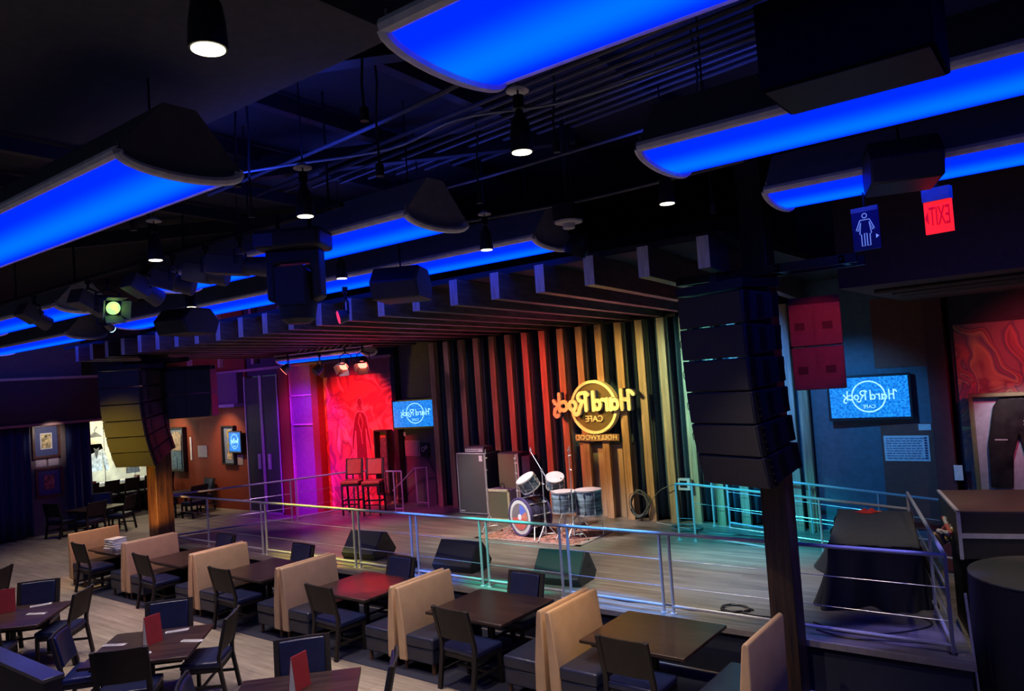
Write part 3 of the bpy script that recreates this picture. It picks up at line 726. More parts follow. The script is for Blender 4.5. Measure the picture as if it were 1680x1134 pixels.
# ------------------------------------------------------------------ backline on stage
t = thing('bass_cabinet', 'tall grey-grilled bass speaker cabinet at the left of the backline', 'speaker cabinet', (-12.32, 14.22, S))
mb = MB(); mb.box(-.46,.03,.03,.46,.62,1.52); mb.obj('cabinet', mat('cabinet_vinyl', (.045,.04,.07), .6), t, bevel=.02)
mb = MB(); mb.box(-.43,.0,.06,.43,.03,1.49); g = mb.obj('grille', mat('silver_grille', (.10,.10,.095), .7, var=.25, scale=120, bump=.3), t)
mb = MB(); mb.box(-.46,-.005,.03,-.435,.035,1.52).box(.435,-.005,.03,.46,.035,1.52).box(-.46,-.005,.03,.46,.035,.055).box(-.46,-.005,1.495,.46,.035,1.52); mb.obj('trim', M['alu'], t)
mb = MB(); mb.box(.28,-.008,1.32,.38,0,1.46); mb.obj('badge', M['white'], t)
mb = MB(); mb.box(-.41,-.006,.08,-.28,0,.11); mb.obj('maker_plate', M['white'], t)
t = thing('amplifier_head', 'silver and black amplifier head on top of the tall bass cabinet', 'amplifier', (-12.22, 14.25, S+1.522))
mb = MB(); mb.box(-.3,.02,0.01,.3,.38,.15); mb.obj('case', mat('amp_case', (.09,.05,.09), .5), t, bevel=.01)
mb = MB(); mb.box(-.28,.0,.02,.28,.02,.10); f = mb.obj('faceplate', M['alu'], t)
mb = MB()
for q in range(7): mb.cyl((-.22+.06*q,0,.06),(-.22+.06*q,-.015,.06),.012,n=8)
mb.each('knob', M['black'], f)
t = thing('guitar_cabinet', 'olive-grilled speaker cabinet standing upright behind the small combo', 'speaker cabinet', (-11.33, 14.42, S))
mb = MB(); mb.box(-.30,.02,.02,.34,.42,1.5); mb.obj('cabinet', mat('cabinet_navy', (.04,.035,.08), .6), t, bevel=.015)
mb = MB(); mb.box(-.28,.0,.05,.30,.02,1.47); mb.obj('grille', mat('olive_grille', (.12,.12,.07), .8, var=.2, scale=100), t)
mb = MB(); mb.box(.30,-.004,.02,.33,.03,1.5); mb.obj('trim', M['alu'], t)
t = thing('road_case', 'dark tall case standing right behind the guitar cabinet', 'case', (-10.84, 14.50, S))
mb = MB(); mb.box(-.12,0,0,.12,.36,1.42); mb.obj('body', mat('case_navy', (.02,.03,.09), .6), t, bevel=.015)
mb = MB(); mb.box(-.12,-.01,.7,.12,0,.73); mb.obj('seam_strip', M['alu'], t)
t = thing('combo_amplifier', 'small combo amplifier with cream trim in front of the cabinets', 'amplifier', (-11.15, 13.75, S)); t.scale = (.88,1,1.05)
mb = MB(); mb.box(-.37,.03,.02,.37,.36,.70); mb.obj('cabinet', mat('combo_purple', (.12,.08,.18), .6), t, bevel=.02)
mb = MB(); mb.box(-.33,.0,.07,.33,.03,.66); mb.obj('grille', mat('combo_grille', (.15,.15,.09), .8, var=.2, scale=100), t)
mb = MB(); mb.box(-.375,-.01,.02,-.325,.035,.71).box(.325,-.01,.02,.375,.035,.71).box(-.375,-.01,.02,.375,.035,.07).box(-.375,-.01,.655,.375,.035,.71); mb.obj('trim', M['cream'], t, bevel=.006)
mb = MB(); mb.tube([(-.06,.2,.70),(-.06,.2,.78),(.0,.2,.82),(.06,.2,.78),(.06,.2,.70)], .012, 6); mb.obj('handle', M['black'], t)

# rug
t = thing('rug', 'patterned red rug under the drum kit', 'rug', (-9.35, 13.0, S+.001), .04)
mb = MB(); mb.box(-1.2,-.75,0,1.25,.8,.008); mb.obj('pile', M['carpet'], t)
mb = MB(); mb.box(-1.25,-.8,0,1.3,-.7,.011).box(-1.25,.75,0,1.3,.85,.011).box(-1.25,-.8,0,-1.13,.85,.011).box(1.18,-.8,0,1.3,.85,.011); mb.obj('border', M['rugb'], t)

# drums
def drum(name, label, loc, r, depth, M_rot, group, stand=None, cat='drum', legs=0, headm=None):
    t = thing(name, label, cat, loc, 0, group)
    prof = [(r,0),(r,depth)]
    mb = MB(); mb.lathe([(r*.98,.0),(r,.012),(r,depth-.012),(r*.98,depth)], n=32, M=M_rot); mb.obj('shell', M['shell'], t)
    for z in (0, depth-.018):
        mb = MB(); V = []
        mb.lathe([(r+.003,z-.004),(r+.014,z-.004),(r+.014,z+.022),(r+.003,z+.022),(r+.003,z-.004)], n=32, M=M_rot, cap=False); mb.obj('hoop', M['chrome'], t)
    mb = MB(); mb.lathe([(r*.2,depth+.001),(r*.995,depth+.001),(r*.995,depth+.006),(r*.2,depth+.006)], n=32, M=M_rot); mb.obj('drum_head', headm or M['head'], t)
    mb = MB()
    for k in range(8):
        a = 2*PI*k/8+.2
        p = lambda z, q: M_rot @ Vector(((r+q)*math.cos(a), (r+q)*math.sin(a), z))
        mb.cyl(p(depth-.05,.014), p(depth-.11,.014), .011, n=6); mb.cyl(p(.05,.014), p(.11,.014), .011, n=6)
        mb.cyl(p(depth,.016), p(0,.016), .003, n=5)
    mb.each('lug', M['chrome'], t)
    if stand:
        mb = MB()
        for a, b, rr in stand: mb.tube([Vector(a), Vector(b)], rr, 6)
        mb.obj('stand', M['chrome'], t)
    return t
I4 = Matrix.Identity(3)
# kick drum: axis along -y (front head to audience)
Rk = Matrix.Rotation(PI/2, 3, 'X')   # z -> -y
kick = thing('bass_drum', 'large bass drum facing the audience at the front of the kit', 'drum', (-9.66, 12.62, S+.405), math.radians(-17), 'drum kit'); kick.scale = (1.15,1.15,1.15)
mb = MB(); mb.lathe([(.325,-.45),(.33,-.44),(.33,-.01),(.325,0)], n=40, M=Rk); mb.obj('shell', mat('kick_pearl', (.03,.025,.05), .25, var=.9, scale=5, stretch=(1,14,1)), kick)
for z in (-.46, -.02):
    mb = MB(); mb.lathe([(.32,z),(.35,z),(.35,z+.04),(.32,z+.04),(.32,z)], n=40, M=Rk, cap=False); mb.obj('hoop', mat('hoop_dark', (.08,.06,.16), .3), kick)
mb = MB(); mb.lathe([(.05,.0),(.312,.0),(.312,.012),(.05,.012)], n=40, M=Rk); mb.obj('drum_head', mat('kick_head_white', (.62,.62,.55), .5), kick)
hd = mb = MB(); mb.lathe([(.01,.012),(.245,.012),(.245,.016),(.01,.016)], n=40, M=Rk); mb.obj('head_ring', mat('head_grey', (.20,.17,.17), .5), kick)
mb = MB(); mb.prism([(0,0)]+arc(0,0,.225,-8,-172,14), -.018, -.016); mb.obj('head_print', mat('print_red', (.62,.14,.10), .5), kick)
mb = MB(); mb.prism([(0,0)]+arc(0,0,.225,32,88,8), -.018, -.016); mb.obj('head_print', mat('print_blue', (.12,.18,.6), .5), kick)
mb = MB(); mb.prism([(0,0)]+arc(0,0,.225,-8,32,8), -.018, -.016); mb.obj('head_print', mat('print_orange', (.6,.22,.14), .5), kick)
mb = MB(); mb.prism(arc(0,0,.055,0,345,23), -.022, -.016); mb.obj('head_dot', M['white'], kick)
mb = MB()
for k in range(10):
    a = 2*PI*k/10+.15
    c = Vector((.345*math.cos(a), 0, .345*math.sin(a)))
    for y in (.06,.36): mb.cyl(c+Vector((0,y,0)), c+Vector((0,y+.06,0)), .014, n=6)
    mb.cyl(c+Vector((0,-.01,0)), c+Vector((0,.45,0)), .004, n=5)
mb.each('lug', M['chrome'], kick)
mb = MB(); mb.tube([(-.3,.08,-.1),(-.46,-.06,-.345)], .01, 6).tube([(.3,.08,-.1),(.46,-.06,-.345)], .01, 6); mb.each('spur', M['chrome'], kick)
Rt = Matrix.Rotation(math.radians(28), 3, 'X') @ Matrix.Rotation(math.radians(-14), 3, 'Y')
drum('rack_tom', 'tilted small tom mounted on the bass drum, striped pearl shell', (-9.46, 12.80, S+.98), .20, .27, Rt, 'drum kit', [((0,.05,.03),(0,.06,-.14),.015)])
Rt2 = Matrix.Rotation(math.radians(24), 3, 'X') @ Matrix.Rotation(math.radians(16), 3, 'Y')
drum('rack_tom', 'small tom behind the tilted one, purple lit', (-9.30, 13.45, S+.92), .19, .25, Rt2, 'drum kit', [((0,-.06,.03),(-.05,-.22,-.05),.015)])
leg3 = lambda r, d: [((r*math.cos(a), r*math.sin(a), d*.6), (r*1.15*math.cos(a), r*1.15*math.sin(a), -.33), .008) for a in (.4, 2.5, 4.6)]
drum('snare_drum', 'striped pearl drum on a chrome tripod stand, nearer of the right pair', (-8.70, 12.85, S+.52), .245, .42, I4, 'drum kit', [((0,0,0),(0,0,-.3),.014),((0,0,-.16),(.28,.1,-.505),.01),((0,0,-.16),(-.24,.18,-.505),.01),((0,0,-.16),(-.05,-.3,-.505),.01),((0,0,-.02),(.2,.1,.05),.009),((0,0,-.02),(-.2,.08,.05),.009)])
drum('floor_tom', 'striped pearl floor tom on three legs at the right of the kit', (-8.30, 13.15, S+.44), .27, .50, I4, 'drum kit', [((.24*math.cos(a), .24*math.sin(a), .3), (.27*math.cos(a), .27*math.sin(a), -.41), .008) for a in (.2, 2.3, 4.4)])
# stands
def tripod_stand(x, y, h, label, boom=None, name='cymbal_stand', z=S+.012):
    t = thing(name, label, 'stand', (x,y,z), 0, 'cymbal and microphone stands')
    mb = MB(); mb.cyl((0,0,.1),(0,0,h*.55), .014, n=8).cyl((0,0,h*.55),(0,0,h), .009, n=8); mb.obj('pole', M['chrome'], t)
    for k in range(3):
        a = 2*PI*k/3+.5
        mb = MB(); mb.tube([(0,0,.36),(.27*math.cos(a), .27*math.sin(a), .015)], .010, 6).tube([(0,0,.12),(.17*math.cos(a), .17*math.sin(a), .13)], .006, 5); l = mb.obj('leg', M['chrome'], t)
        mb = MB(); mb.cyl((.27*math.cos(a), .27*math.sin(a), .0),(.27*math.cos(a), .27*math.sin(a), .03), .014, n=8); mb.obj('rubber_foot', M['black'], l)
    mb = MB(); mb.cyl((0,0,h*.55-.02),(0,0,h*.55+.03), .022, n=8).cyl((-.03,0,h*.55),(.05,0,h*.55), .010, n=6).cyl((0,0,.33),(0,0,.39), .022, n=8).cyl((0,0,h*.8),(0,0,h*.8+.03), .018, n=8).cyl((-.02,0,h*.8),(.04,0,h*.8), .008, n=6); mb.obj('clamp', M['chrome'], t)
    if boom:
        mb = MB(); mb.tube([Vector((0,0,h))-Vector(boom)*.5, Vector((0,0,h)), Vector((0,0,h))+Vector(boom)], .008, 6).cyl((0,0,h-.04),(0,0,h+.03), .022, n=8); mb.obj('boom_arm', M['chrome'], t)
        e = Vector((0,0,h))+Vector(boom)
        mb = MB(); mb.cyl(e, e+Vector((0,0,.09)), .012, n=8).cyl(e+Vector((0,0,.02)), e+Vector((0,0,.04)), .025, n=10); mb.obj('top_nut', M['chrome'], t)
    else:
        mb = MB(); mb.cyl((0,0,h),(.02,0,h+.12), .012, n=8).cyl((0,0,h+.02),(0,0,h+.05), .03, n=10).cyl((-.02,0,h-.08),(.05,0,h-.06), .014, n=6); mb.obj('tilter', M['chrome'], t)
    return t
tripod_stand(-10.62, 12.75, 1.66, 'chrome cymbal stand left of the bass drum, before the combo amplifier')
tripod_stand(-10.15, 13.2, 1.5, 'chrome stand just left behind the tilted tom')
tripod_stand(-8.95, 12.5, 1.4, 'chrome boom stand between the toms and the floor drums', (-.28,.05,.36))
tripod_stand(-8.35, 12.62, 1.75, 'chrome stand with chunky top in front of the floor tom')
tripod_stand(-9.1, 13.35, 1.0, 'low chrome hardware stand behind the drum pair')
t = thing('drum_throne', 'small dark drum stool hidden behind the kit', 'stool', (-9.1, 13.95, S))
mb = MB(); mb.lathe([(.15,.46),(.17,.48),(.17,.53),(.15,.55)], n=20); mb.obj('cushion', M['black'], t)
mb = MB(); mb.cyl((0,0,.2),(0,0,.46), .02, n=8)
for k in range(3): mb.tube([(0,0,.25),(.24*math.cos(k*2.1),.24*math.sin(k*2.1),.01)], .01, 6)
mb.obj('tripod', M['chrome'], t)

# floor monitors
def monitor(x, y, rz, label):
    t = thing('floor_monitor', label, 'floor monitor', (x,y,S), rz, 'wedge monitors along the stage front'); t.scale = (1.05,1.25,1.12)
    W = .40
    mb = MB(); mb.prism([(0,0),(.42,0),(.50,.10),(.30,.42),(.20,.45),(-.05,.10)], -W, W, 'yz'); mb.obj('cabinet', M['cab'], t, bevel=.012)
    mb = MB()
    n = Vector((0,-.81,.58))
    Mx = Matrix(((1,0,0),(0,.58,-.81),(0,.81,.58))).to_4x4(); Mx = Matrix.Translation((0,-.05,.10)) @ Matrix.Rotation(math.atan2(.35,.25), 4, 'X')
    mb.box(-W+.02, .01, 0, W-.02, .42, .010, Mx); mb.obj('grille', mat('monitor_grille', (.03,.033,.031), .6, var=.15, scale=140), t)
    mb = MB(); mb.box(-W-.004, .22, .2, -W, .34, .28).box(W, .22, .2, W+.004, .34, .28); mb.each('handle_recess', M['black'], t)
    return t
monitor(-11.55, 9.86, .12, 'black wedge monitor at left, behind the yellow railing section')
monitor(-9.12, 9.86, .08, 'black wedge monitor in the middle, behind the blue posts')
monitor(-6.95, 9.90, .12, 'teal-lit wedge monitor at the right of the three')
# stage power box and cables
t = thing('power_box', 'small black connection box on the stage edge between two monitors', 'connection box', (-10.15, 9.85, S))
mb = MB(); mb.box(-.16,-.1,0,.16,.1,.1); mb.obj('case', M['black'], t, bevel=.008)
mb = MB(); mb.box(-.12,-.104,.02,.05,-.1,.08); mb.obj('panel', M['white'], t)
def cable(name, pts, r, m, label, z=None):
    mb = MB(); P = [Vector(p) for p in pts]; out = []
    for i in range(len(P)-1):
        p0 = P[max(i-1,0)]; p1 = P[i]; p2 = P[i+1]; p3 = P[min(i+2,len(P)-1)]
        for k in range(6):
            s = k/6; out.append(.5*((2*p1)+(-p0+p2)*s+(2*p0-5*p1+4*p2-p3)*s*s+(-p0+3*p1-3*p2+p3)*s**3))
    out.append(P[-1]); mb.tube(out, r, 5); o = mb.obj(name, m); tag(o, label, 'cable'); return o
def coil(cx, cy, cz, R, n, plane='xy', jit=.12):
    pts = []
    for k in range(n*10):
        a = 2*PI*k/10; rr = R*(1+random.uniform(-jit,jit))
        if plane == 'xy': pts.append((cx+rr*math.cos(a), cy+rr*math.sin(a)*.9, cz+.008+.004*(k/10)))
        else: pts.append((cx+rr*math.cos(a)*.8, cy-.01*(k/10), cz+rr*math.sin(a)))
    return pts
cz = S+.01
cable('stage_cable', [(-10.0,9.8,cz),(-9.9,9.55,cz),(-9.5,9.62,cz),(-9.1,9.6,cz),(-8.6,9.7,cz),(-8.2,9.6,cz),(-7.6,9.75,cz),(-7.2,9.7,cz)], .010, M['cable'], 'black cable along the stage edge between the middle and right monitors')
cable('stage_cable', [(-6.3,9.75,cz),(-5.6,9.6,cz),(-5.0,9.7,cz),(-4.5,9.62,cz)]+coil(-4.05,9.9,S+.005,.18,4)+[(-3.8,9.75,cz),(-3.2,9.8,cz)], .009, M['cable'], 'black coiled cable on the stage floor left of the right column')
cable('stage_cable', [(-3.0,9.8,cz),(-2.6,9.6,cz),(-2.2,9.72,cz),(-1.9,10.0,cz),(-1.75,10.3,cz),(-1.9,10.5,cz)], .011, M['cable'], 'black cable on the stage right of the column, before the draped table')
cable('stage_cable', [(-2.9,9.55,cz),(-2.5,9.42,cz),(-2.1,9.52,cz),(-1.6,9.65,cz)], .010, M['cable'], 'short black cable behind the bottom rail at the right stage corner')
cable('wall_cable', coil(-8.02,14.8,S+.38,.27,9,'xz',.16)+[(-7.5,14.72,S+.68),(-7.1,14.75,S+.85)], .009, M['wcable2'], 'looped cable bundle hanging on the battens right of the sign')
cable('floor_cable', coil(-6.75,14.35,S+.01,.3,8), .010, M['wcable2'], 'tangled cable heap on the stage floor at the ramp railing')
cable('floor_cable', [(-7.6,14.7,cz),(-7.2,14.55,cz),(-6.9,14.4,cz),(-6.0,14.1,cz),(-5.2,14.2,cz),(-4.4,14.0,cz)], .012, M['wcable'], 'long cable lying along the floor between the ramp railings')
t = thing('stage_box', 'teal-lit connection box low on the back curtain', 'connection box', (-6.95, 14.72, S+.82)); mb = MB(); mb.box(-.1,0,-.1,.16,.1,.14); mb.obj('case', M['alu'], t)
mb = MB(); mb.box(-.06,-.005,-.05,.1,0,.1); mb.obj('socket_panel', M['blackm'], t)

# ------------------------------------------------------------------ draped table and cases on the right
t = thing('draped_table', 'black-draped table on the stage behind the right railing corner', 'table', (-2.52, 11.85, S))
mb = MB(); mb.prism([(-.48,-1.15),(.62,-1.0),(.12,1.35),(-.95,1.25)], .76, .80, 'xy'); mb.obj('table_top', M['clothtop'], t, bevel=.02)
base = [(-.48,-1.15),(.62,-1.0),(.12,1.35),(-.95,1.25)]
def drape(u, v):
    n = 4; s = u*n; i = int(s) % n; f = s-int(s); a = Vector(base[i]); b = Vector(base[(i+1)%n]); p = a.lerp(b, f)
    c = Vector((-.17,.1)); d = (p-c).normalized()
    fl = (1-v)**1.6*(.16+.10*math.sin(u*47)+.06*math.sin(u*91+1)) + .012*math.sin(u*70)
    if i == 3 or (i == 0 and f < .3): fl *= 1.5
    return (p.x+d.x*fl, p.y+d.y*fl, .006+(.79)*v)
mb = MB(); mb.grid(drape, 140, 10); o = mb.obj('cloth', M['cloth'], t, ang=80)
t = thing('red_cloth', 'small crumpled red cloth on top of the black-draped table', 'cloth', (-2.98, 12.9, S+.803), .4); t.scale = (.6,.6,.9)
mb = MB()
def rc(u, v):
    a = u*2*PI; r = v*(.14+.04*math.sin(a*3)+.03*math.sin(a*5+1)); return (r*1.7*math.cos(a), r*math.sin(a), .005+.05*math.exp(-((v-.45)*4)**2)*(1+.5*math.sin(a*4)))
mb.grid(rc, 40, 8); mb.obj('fabric', emi('red_cloth_dummy', (.0,.0,.0), 0) if False else mat('red_fabric', (.6,.03,.03), .7), t)
mb = MB(); mb.tube([(.18,.02,.01),(.28,.06,.012),(.36,.02,.01)], .012, 5); mb.obj('strap', mat('orange_strap', (.7,.25,.12), .6), t)
t = thing('flight_case', 'large black flight case with aluminium edges at the right edge', 'flight case', (-.74, 12.19, 0), math.radians(15.5))
mb = MB(); mb.box(-1.0,-.75,1.2,1.6,.9,1.8); mb.obj('body', mat('case_black', (.03,.028,.027), .5), t, bevel=.01)
mb = MB(); mb.box(-1.0,-.75,1.8,1.6,.9,1.812); mb.obj('lid', mat('case_lid_brown', (.10,.065,.05), .5), t)
mb = MB(); mb.box(-1.01,-.762,1.47,1.6,-.75,1.53).box(-1.012,-.765,1.2,-.97,-.72,1.82).box(-1.012,-.765,1.79,-.97,.9,1.82); mb.obj('edge_trim', M['alu'], t)
mb = MB(); mb.box(.2,-.775,1.42,.36,-.76,1.58).box(.25,-.785,1.45,.31,-.775,1.55); mb.obj('latch', M['alu'], t)
mb = MB(); mb.box(-.9,-.65,0,1.5,.8,1.2); mb.obj('dolly', M['black'], t)
t = thing('cable_bundle', 'tangled bundle of coloured cables at the left end of the flight case', 'cables', (-1.74, 11.95, 1.42)); t.scale = (1.5,1.1,1.8)
for k, c in enumerate([(.5,.12,.08),(.5,.5,.45),(.1,.1,.1),(.45,.3,.08)]):
    mb = MB(); mb.tube([(random.uniform(-.02,.08)+.06*math.cos(a*1.3+k), -.45+.09*a, .06*math.sin(a*2+k)+random.uniform(-.03,.03)) for a in range(9)], .018, 6); mb.obj('cable', mat('cable_col%d' % k, c, .5), t)
t = thing('cocktail_table', 'round black-draped table at the right edge below the flight case', 'table', (-.52, 10.35, 0))
mb = MB(); mb.prism(arc(0,0,.82,0,350,35), 1.30, 1.33, 'xy'); mb.obj('table_top', M['clothtop'], t, bevel=.01)
mb = MB()
def dr2(u, v):
    a = u*2*PI; r = .815+(1-v)*.04*(1+math.sin(a*11)*.5); return (r*math.cos(a), r*math.sin(a), 0.01+1.30*v)
mb.grid(dr2, 120, 4); mb.obj('cloth', M['cloth'], t, ang=80)
t = thing('microphone_stand', 'thin grey stand leaning between the railing and the round draped table', 'stand', (-1.22, 9.5, 0))
mb = MB(); mb.cyl((0,0,.02),(-.05,0,1.25), .014, n=8); mb.obj('pole', M['alu'], t)
mb = MB(); mb.cyl((0,0,0),(0,0,.02), .14, n=20); mb.obj('base', M['black'], t)

# ------------------------------------------------------------------ televisions, plaques, murals
def tv(loc, rz, w, h, label, tilt=0, logo=True):
    t = thing('television', label, 'television', loc, rz); t.rotation_euler = (tilt, 0, rz)
    mb = MB(); mb.box(-w/2,-.03,-h/2,w/2,.03,h/2); mb.obj('bezel', mat('tv_bezel', (.03,.03,.04), .3), t, bevel=.008)
    mb = MB(); mb.box(-w/2+.045,-.034,-h/2+.055,w/2-.045,-.03,h/2-.045); s = mb.obj('screen', M['screen'], t)
    mb = MB(); ring(mb, 0, .02, h*.32, h*.35, -.038, -.035, 30); script_word(mb, 'Hard Rock', w*.62, h*.20, 0, .03, -.040, -.036, .13); mirror_text(mb, 'CAFE', h*.11, .003, 0, -.037, -h*.2); mb.obj('screen_logo', M['screenl'], s, smooth=False)
    mb = MB(); mb.box(-.06,.03,-.1,.06,.12,.1); mb.obj('wall_mount', M['blackm'], t)
    return t
tv((-3.27, 15.05, 3.1), math.radians(4), 1.42, .84, 'large television with blue logo screen on the teal wall at right')
tv((-14.9, 15.02, 3.09), math.radians(14), 1.48, .82, 'television with blue logo screen on the grey wall left of the battens')
tv((-23.45, 14.87, 2.35), math.radians(-5), .85, .75, 'small television beside the folding doors, half behind the trim')
def plaque(loc, w, h, label, m, lines=6, col=None, rz=0):
    t = thing('wall_plaque', label, 'plaque', loc, rz)
    mb = MB(); mb.box(-w/2,-.015,-h/2,w/2,0,h/2); mb.obj('board', m, t)
    if lines:
        mb = MB()
        for k in range(lines):
            z = h/2-.05-(h-.1)*k/(lines-1); x = -w/2+.04
            while x < w/2-.14:
                L = random.uniform(.03,.09); mb.box(x,-.017,z-.008,x+L,-.015,z+.008); x += L+.015
        mb.obj('small_print', col or mat('print_ink', (.12,.13,.3), .6), t, smooth=False)
        mb = MB()
        for k in range(9): mb.box(w/2-.075,-.018,h/2-.04-(h-.08)*k/8.4-.018, w/2-.03,-.015,h/2-.04-(h-.08)*k/8.4+.012)
        mb.obj('side_heading', mat('heading_ink', (.05,.05,.15), .6), t, smooth=False)
plaque((-2.74,15.185,2.15), .74, .46, 'text plaque below the right television, blue lit', M['white'], 9)
plaque((-2.42,15.185,2.53), .2, .11, 'tiny blank label plate just below the right television', M['white'], 0)
plaque((-15.27,15.19,2.12), .58, .44, 'grey text plaque below the left stage television', mat('plaque_grey', (.3,.28,.26), .6), 8)
plaque((-15.58,15.19,2.52), .17, .11, 'small label plate directly under the left stage television', M['white'], 0)
plaque((-25.78,15.01,2.0), .6, .42, 'square grey plaque alone on the red wall', mat('plaque_silver', (.4,.4,.38), .5), 0)
plaque((-23.5,15.01,1.72), .5, .34, 'grey plate under the small television on the red wall', mat('plaque_bronze', (.35,.3,.25), .5), 0)
plaque((-26.55,15.01,2.1), .12, .85, 'narrow upright label strip left on the red wall', M['white'], 0)
plaque((-1.94,15.04,1.75), .13, .26, 'white light switch plate beside the right mural', M['white'], 0)
t = thing('wall_phone', 'black wall intercom with cable on the grey wall', 'intercom', (-14.76,15.19,2.08))
mb = MB(); mb.box(-.17,-.05,-.19,.15,0,.19); mb.obj('housing', M['black'], t, bevel=.01)
mb = MB(); ring(mb, -.06, .02, .05, .065, -.055, -.05, 16); ring(mb, .06, .08, .03, .045, -.055, -.05, 16); mb.obj('dial', M['white'], t)
mb = MB(); mb.tube([(.08,-.06,-.05),(.15,-.09,-.3),(.35,-.12,-.6),(.5,-.14,-.75)], .018, 6); mb.obj('cord', M['cable'], t)

def mural(loc, w, h, label, m):
    t = thing('mural', label, 'mural', loc); mb = MB(); mb.box(0,-.03,0,w,0,h); mb.obj('canvas', m, t); return t
mt = mural((-18.85,15.10,0.1), 3.08, 4.2, 'tall swirled mural with standing figure, flooded with red light', M['mural'])
# figure on the mural: jacket, trousers, head as a flat painting
mb = MB()
fx0, z0 = 1.62, 1.40
body = [(-.26,1.55),(-.16,1.68),(0,1.72),(.16,1.68),(.27,1.55),(.38,.95),(.42,.62),(.34,.58),(.27,.92),(.22,1.2),(.22,.72),(.24,.0),(.2,-.45),(.06,-.45),(.04,.35),(-.03,.35),(-.08,-.45),(-.24,-.45),(-.26,.1),(-.24,.7),(-.24,1.15),(-.30,.9),(-.36,.55),(-.44,.6),(-.40,.98)]
mb.prism([(fx0+x, z0+z) for x, z in body], -.036, -.030); mb.prism([(fx0+.13*math.cos(k*PI/6), z0+1.92+.19*math.sin(k*PI/6)) for k in range(12)], -.036, -.030)
mb.obj('painted_figure', M['figure'], mt, smooth=False)
mb = MB()
def outline(pts, r=.011): mb.tube([(fx0+x,-.038,z0+z) for x, z in pts], r, 5)
outline(body+[body[0]], .018); outline([(0,1.66),(-.1,1.4),(.0,1.1),(.03,.75)]); outline([(0,1.66),(.1,1.4),(.02,1.1)]); outline([(-.12,1.85),(-.13,2.0),(-.05,2.12),(.08,2.1),(.14,1.95),(.1,1.8)]); outline([(-.1,1.95),(0,1.75),(.1,1.95)])
mb.obj('painted_outline', M['figline'], mt, smooth=False)
mural((-1.84,15.19,0.0), 5.0, 4.3, 'swirled dark red mural at the right edge behind the framed trousers', M['mural2'])

def frame(loc, w, h, label, rz=0, inner=None, depth=.07, fw=.07, mm=None, cat='framed picture'):
    t = thing('picture_frame', label, cat, loc, rz)
    mb = MB(); mb.box(-w/2,-depth,-h/2,-w/2+fw,0,h/2).box(w/2-fw,-depth,-h/2,w/2,0,h/2).box(-w/2+fw,-depth,-h/2,w/2-fw,0,-h/2+fw).box(-w/2+fw,-depth,h/2-fw,w/2-fw,0,h/2); mb.obj('frame_moulding', mm or M['frame'], t, bevel=.005)
    mb = MB(); mb.box(-w/2+fw,-.02,-h/2+fw,w/2-fw,0,h/2-fw); mb.obj('mat_board', inner or M['matblue'], t)
    return t
def on_left(y, z, w, h, label, **k): return frame((-26.38, y, z), w, h, label, PI/2, **k)
f = on_left(10.08, 2.92, .80, 1.05, 'upper framed concert photo between the two navy curtains')
mb = MB(); mb.box(-.17,-.03,-.25,.17,-.02,.25); p = mb.obj('print', M['white'], f)
mb = MB(); mb.box(-.14,-.034,-.22,.14,-.03,.22); mb.obj('photograph', M['photo'], p)
f = on_left(10.12, 1.62, .78, .92, 'lower framed photo between the two navy curtains')
mb = MB(); mb.box(-.15,-.03,-.22,.15,-.02,.22); p = mb.obj('print', M['photo2'], f)
for k, y in enumerate((9.92, 10.28)):
    o = MB().box(-26.40, y-.15, 2.13, -26.385, y+.15, 2.38).obj('caption_card', mat('card_lilac%d' % k, (.5,.42,.5), .6)); tag(o, ['left', 'right'][k]+' one of the two small caption cards between the framed photos', 'caption card')
f = frame((-27.45,15.0,2.08), 1.2, 1.65, 'framed display case with vest and jeans on the red wall', inner=M['glass'], depth=.14, fw=.06, mm=M['black'], cat='display case')
mb = MB(); mb.prism([(-.32,-.05),(-.34,.5),(-.2,.62),(-.06,.66),(.0,.5),(.06,.66),(.2,.62),(.34,.5),(.32,-.05)], -.07, -.03); mb.obj('vest', mat('vest_tan', (.42,.36,.28), .8, var=.5, scale=8), f)
mb = MB(); mb.prism([(-.28,-.08),(.3,-.08),(.32,-.7),(.06,-.7),(.02,-.3),(-.02,-.7),(-.3,-.7)], -.07, -.03); mb.obj('jeans', M['denim'], f)
f = frame((-23.98,15.0,2.23), .75, 1.35, 'narrow framed display with gold discs and print on the red wall', inner=M['glass'], depth=.12, fw=.05, mm=M['black'], cat='display case')
for z in (.38,.0): mb = MB(); mb.prism([(.15*math.cos(k*PI/8), z+.17*math.sin(k*PI/8)) for k in range(16)], -.03, -.02); mb.obj('disc', M['gold'], f)
mb = MB(); mb.box(-.16,-.03,-.5,.16,-.02,-.2); mb.obj('print', M['photo'], f)
# leather trousers right
f = frame((-.95,15.0,2.27), 1.45, 1.68, 'large display frame with black leather trousers at the right edge', inner=mat('case_back_pale', (.42,.44,.5), .6), depth=.16, fw=.06, mm=mat('frame_olive', (.2,.17,.08), .5), cat='display case')
mb = MB(); mb.prism([(-.38,.62),(-.30,.74),(.0,.76),(.2,.72),(.30,.45),(.42,-.2),(.50,-.74),(.10,-.74),(.02,-.3),(-.06,.12),(-.16,-.2),(-.2,-.74),(-.52,-.74),(-.5,0)], -.10, -.03); mb.obj('trousers', M['leather'], f, bevel=.02)
mb = MB(); mb.box(-.40,-.105,.0+.05,-.22,-.10,.07).box(.02,-.11,.3,.16,-.10,.32).box(.02,-.11,.36,.14,-.10,.375); mb.obj('buckle', M['alu'], f)
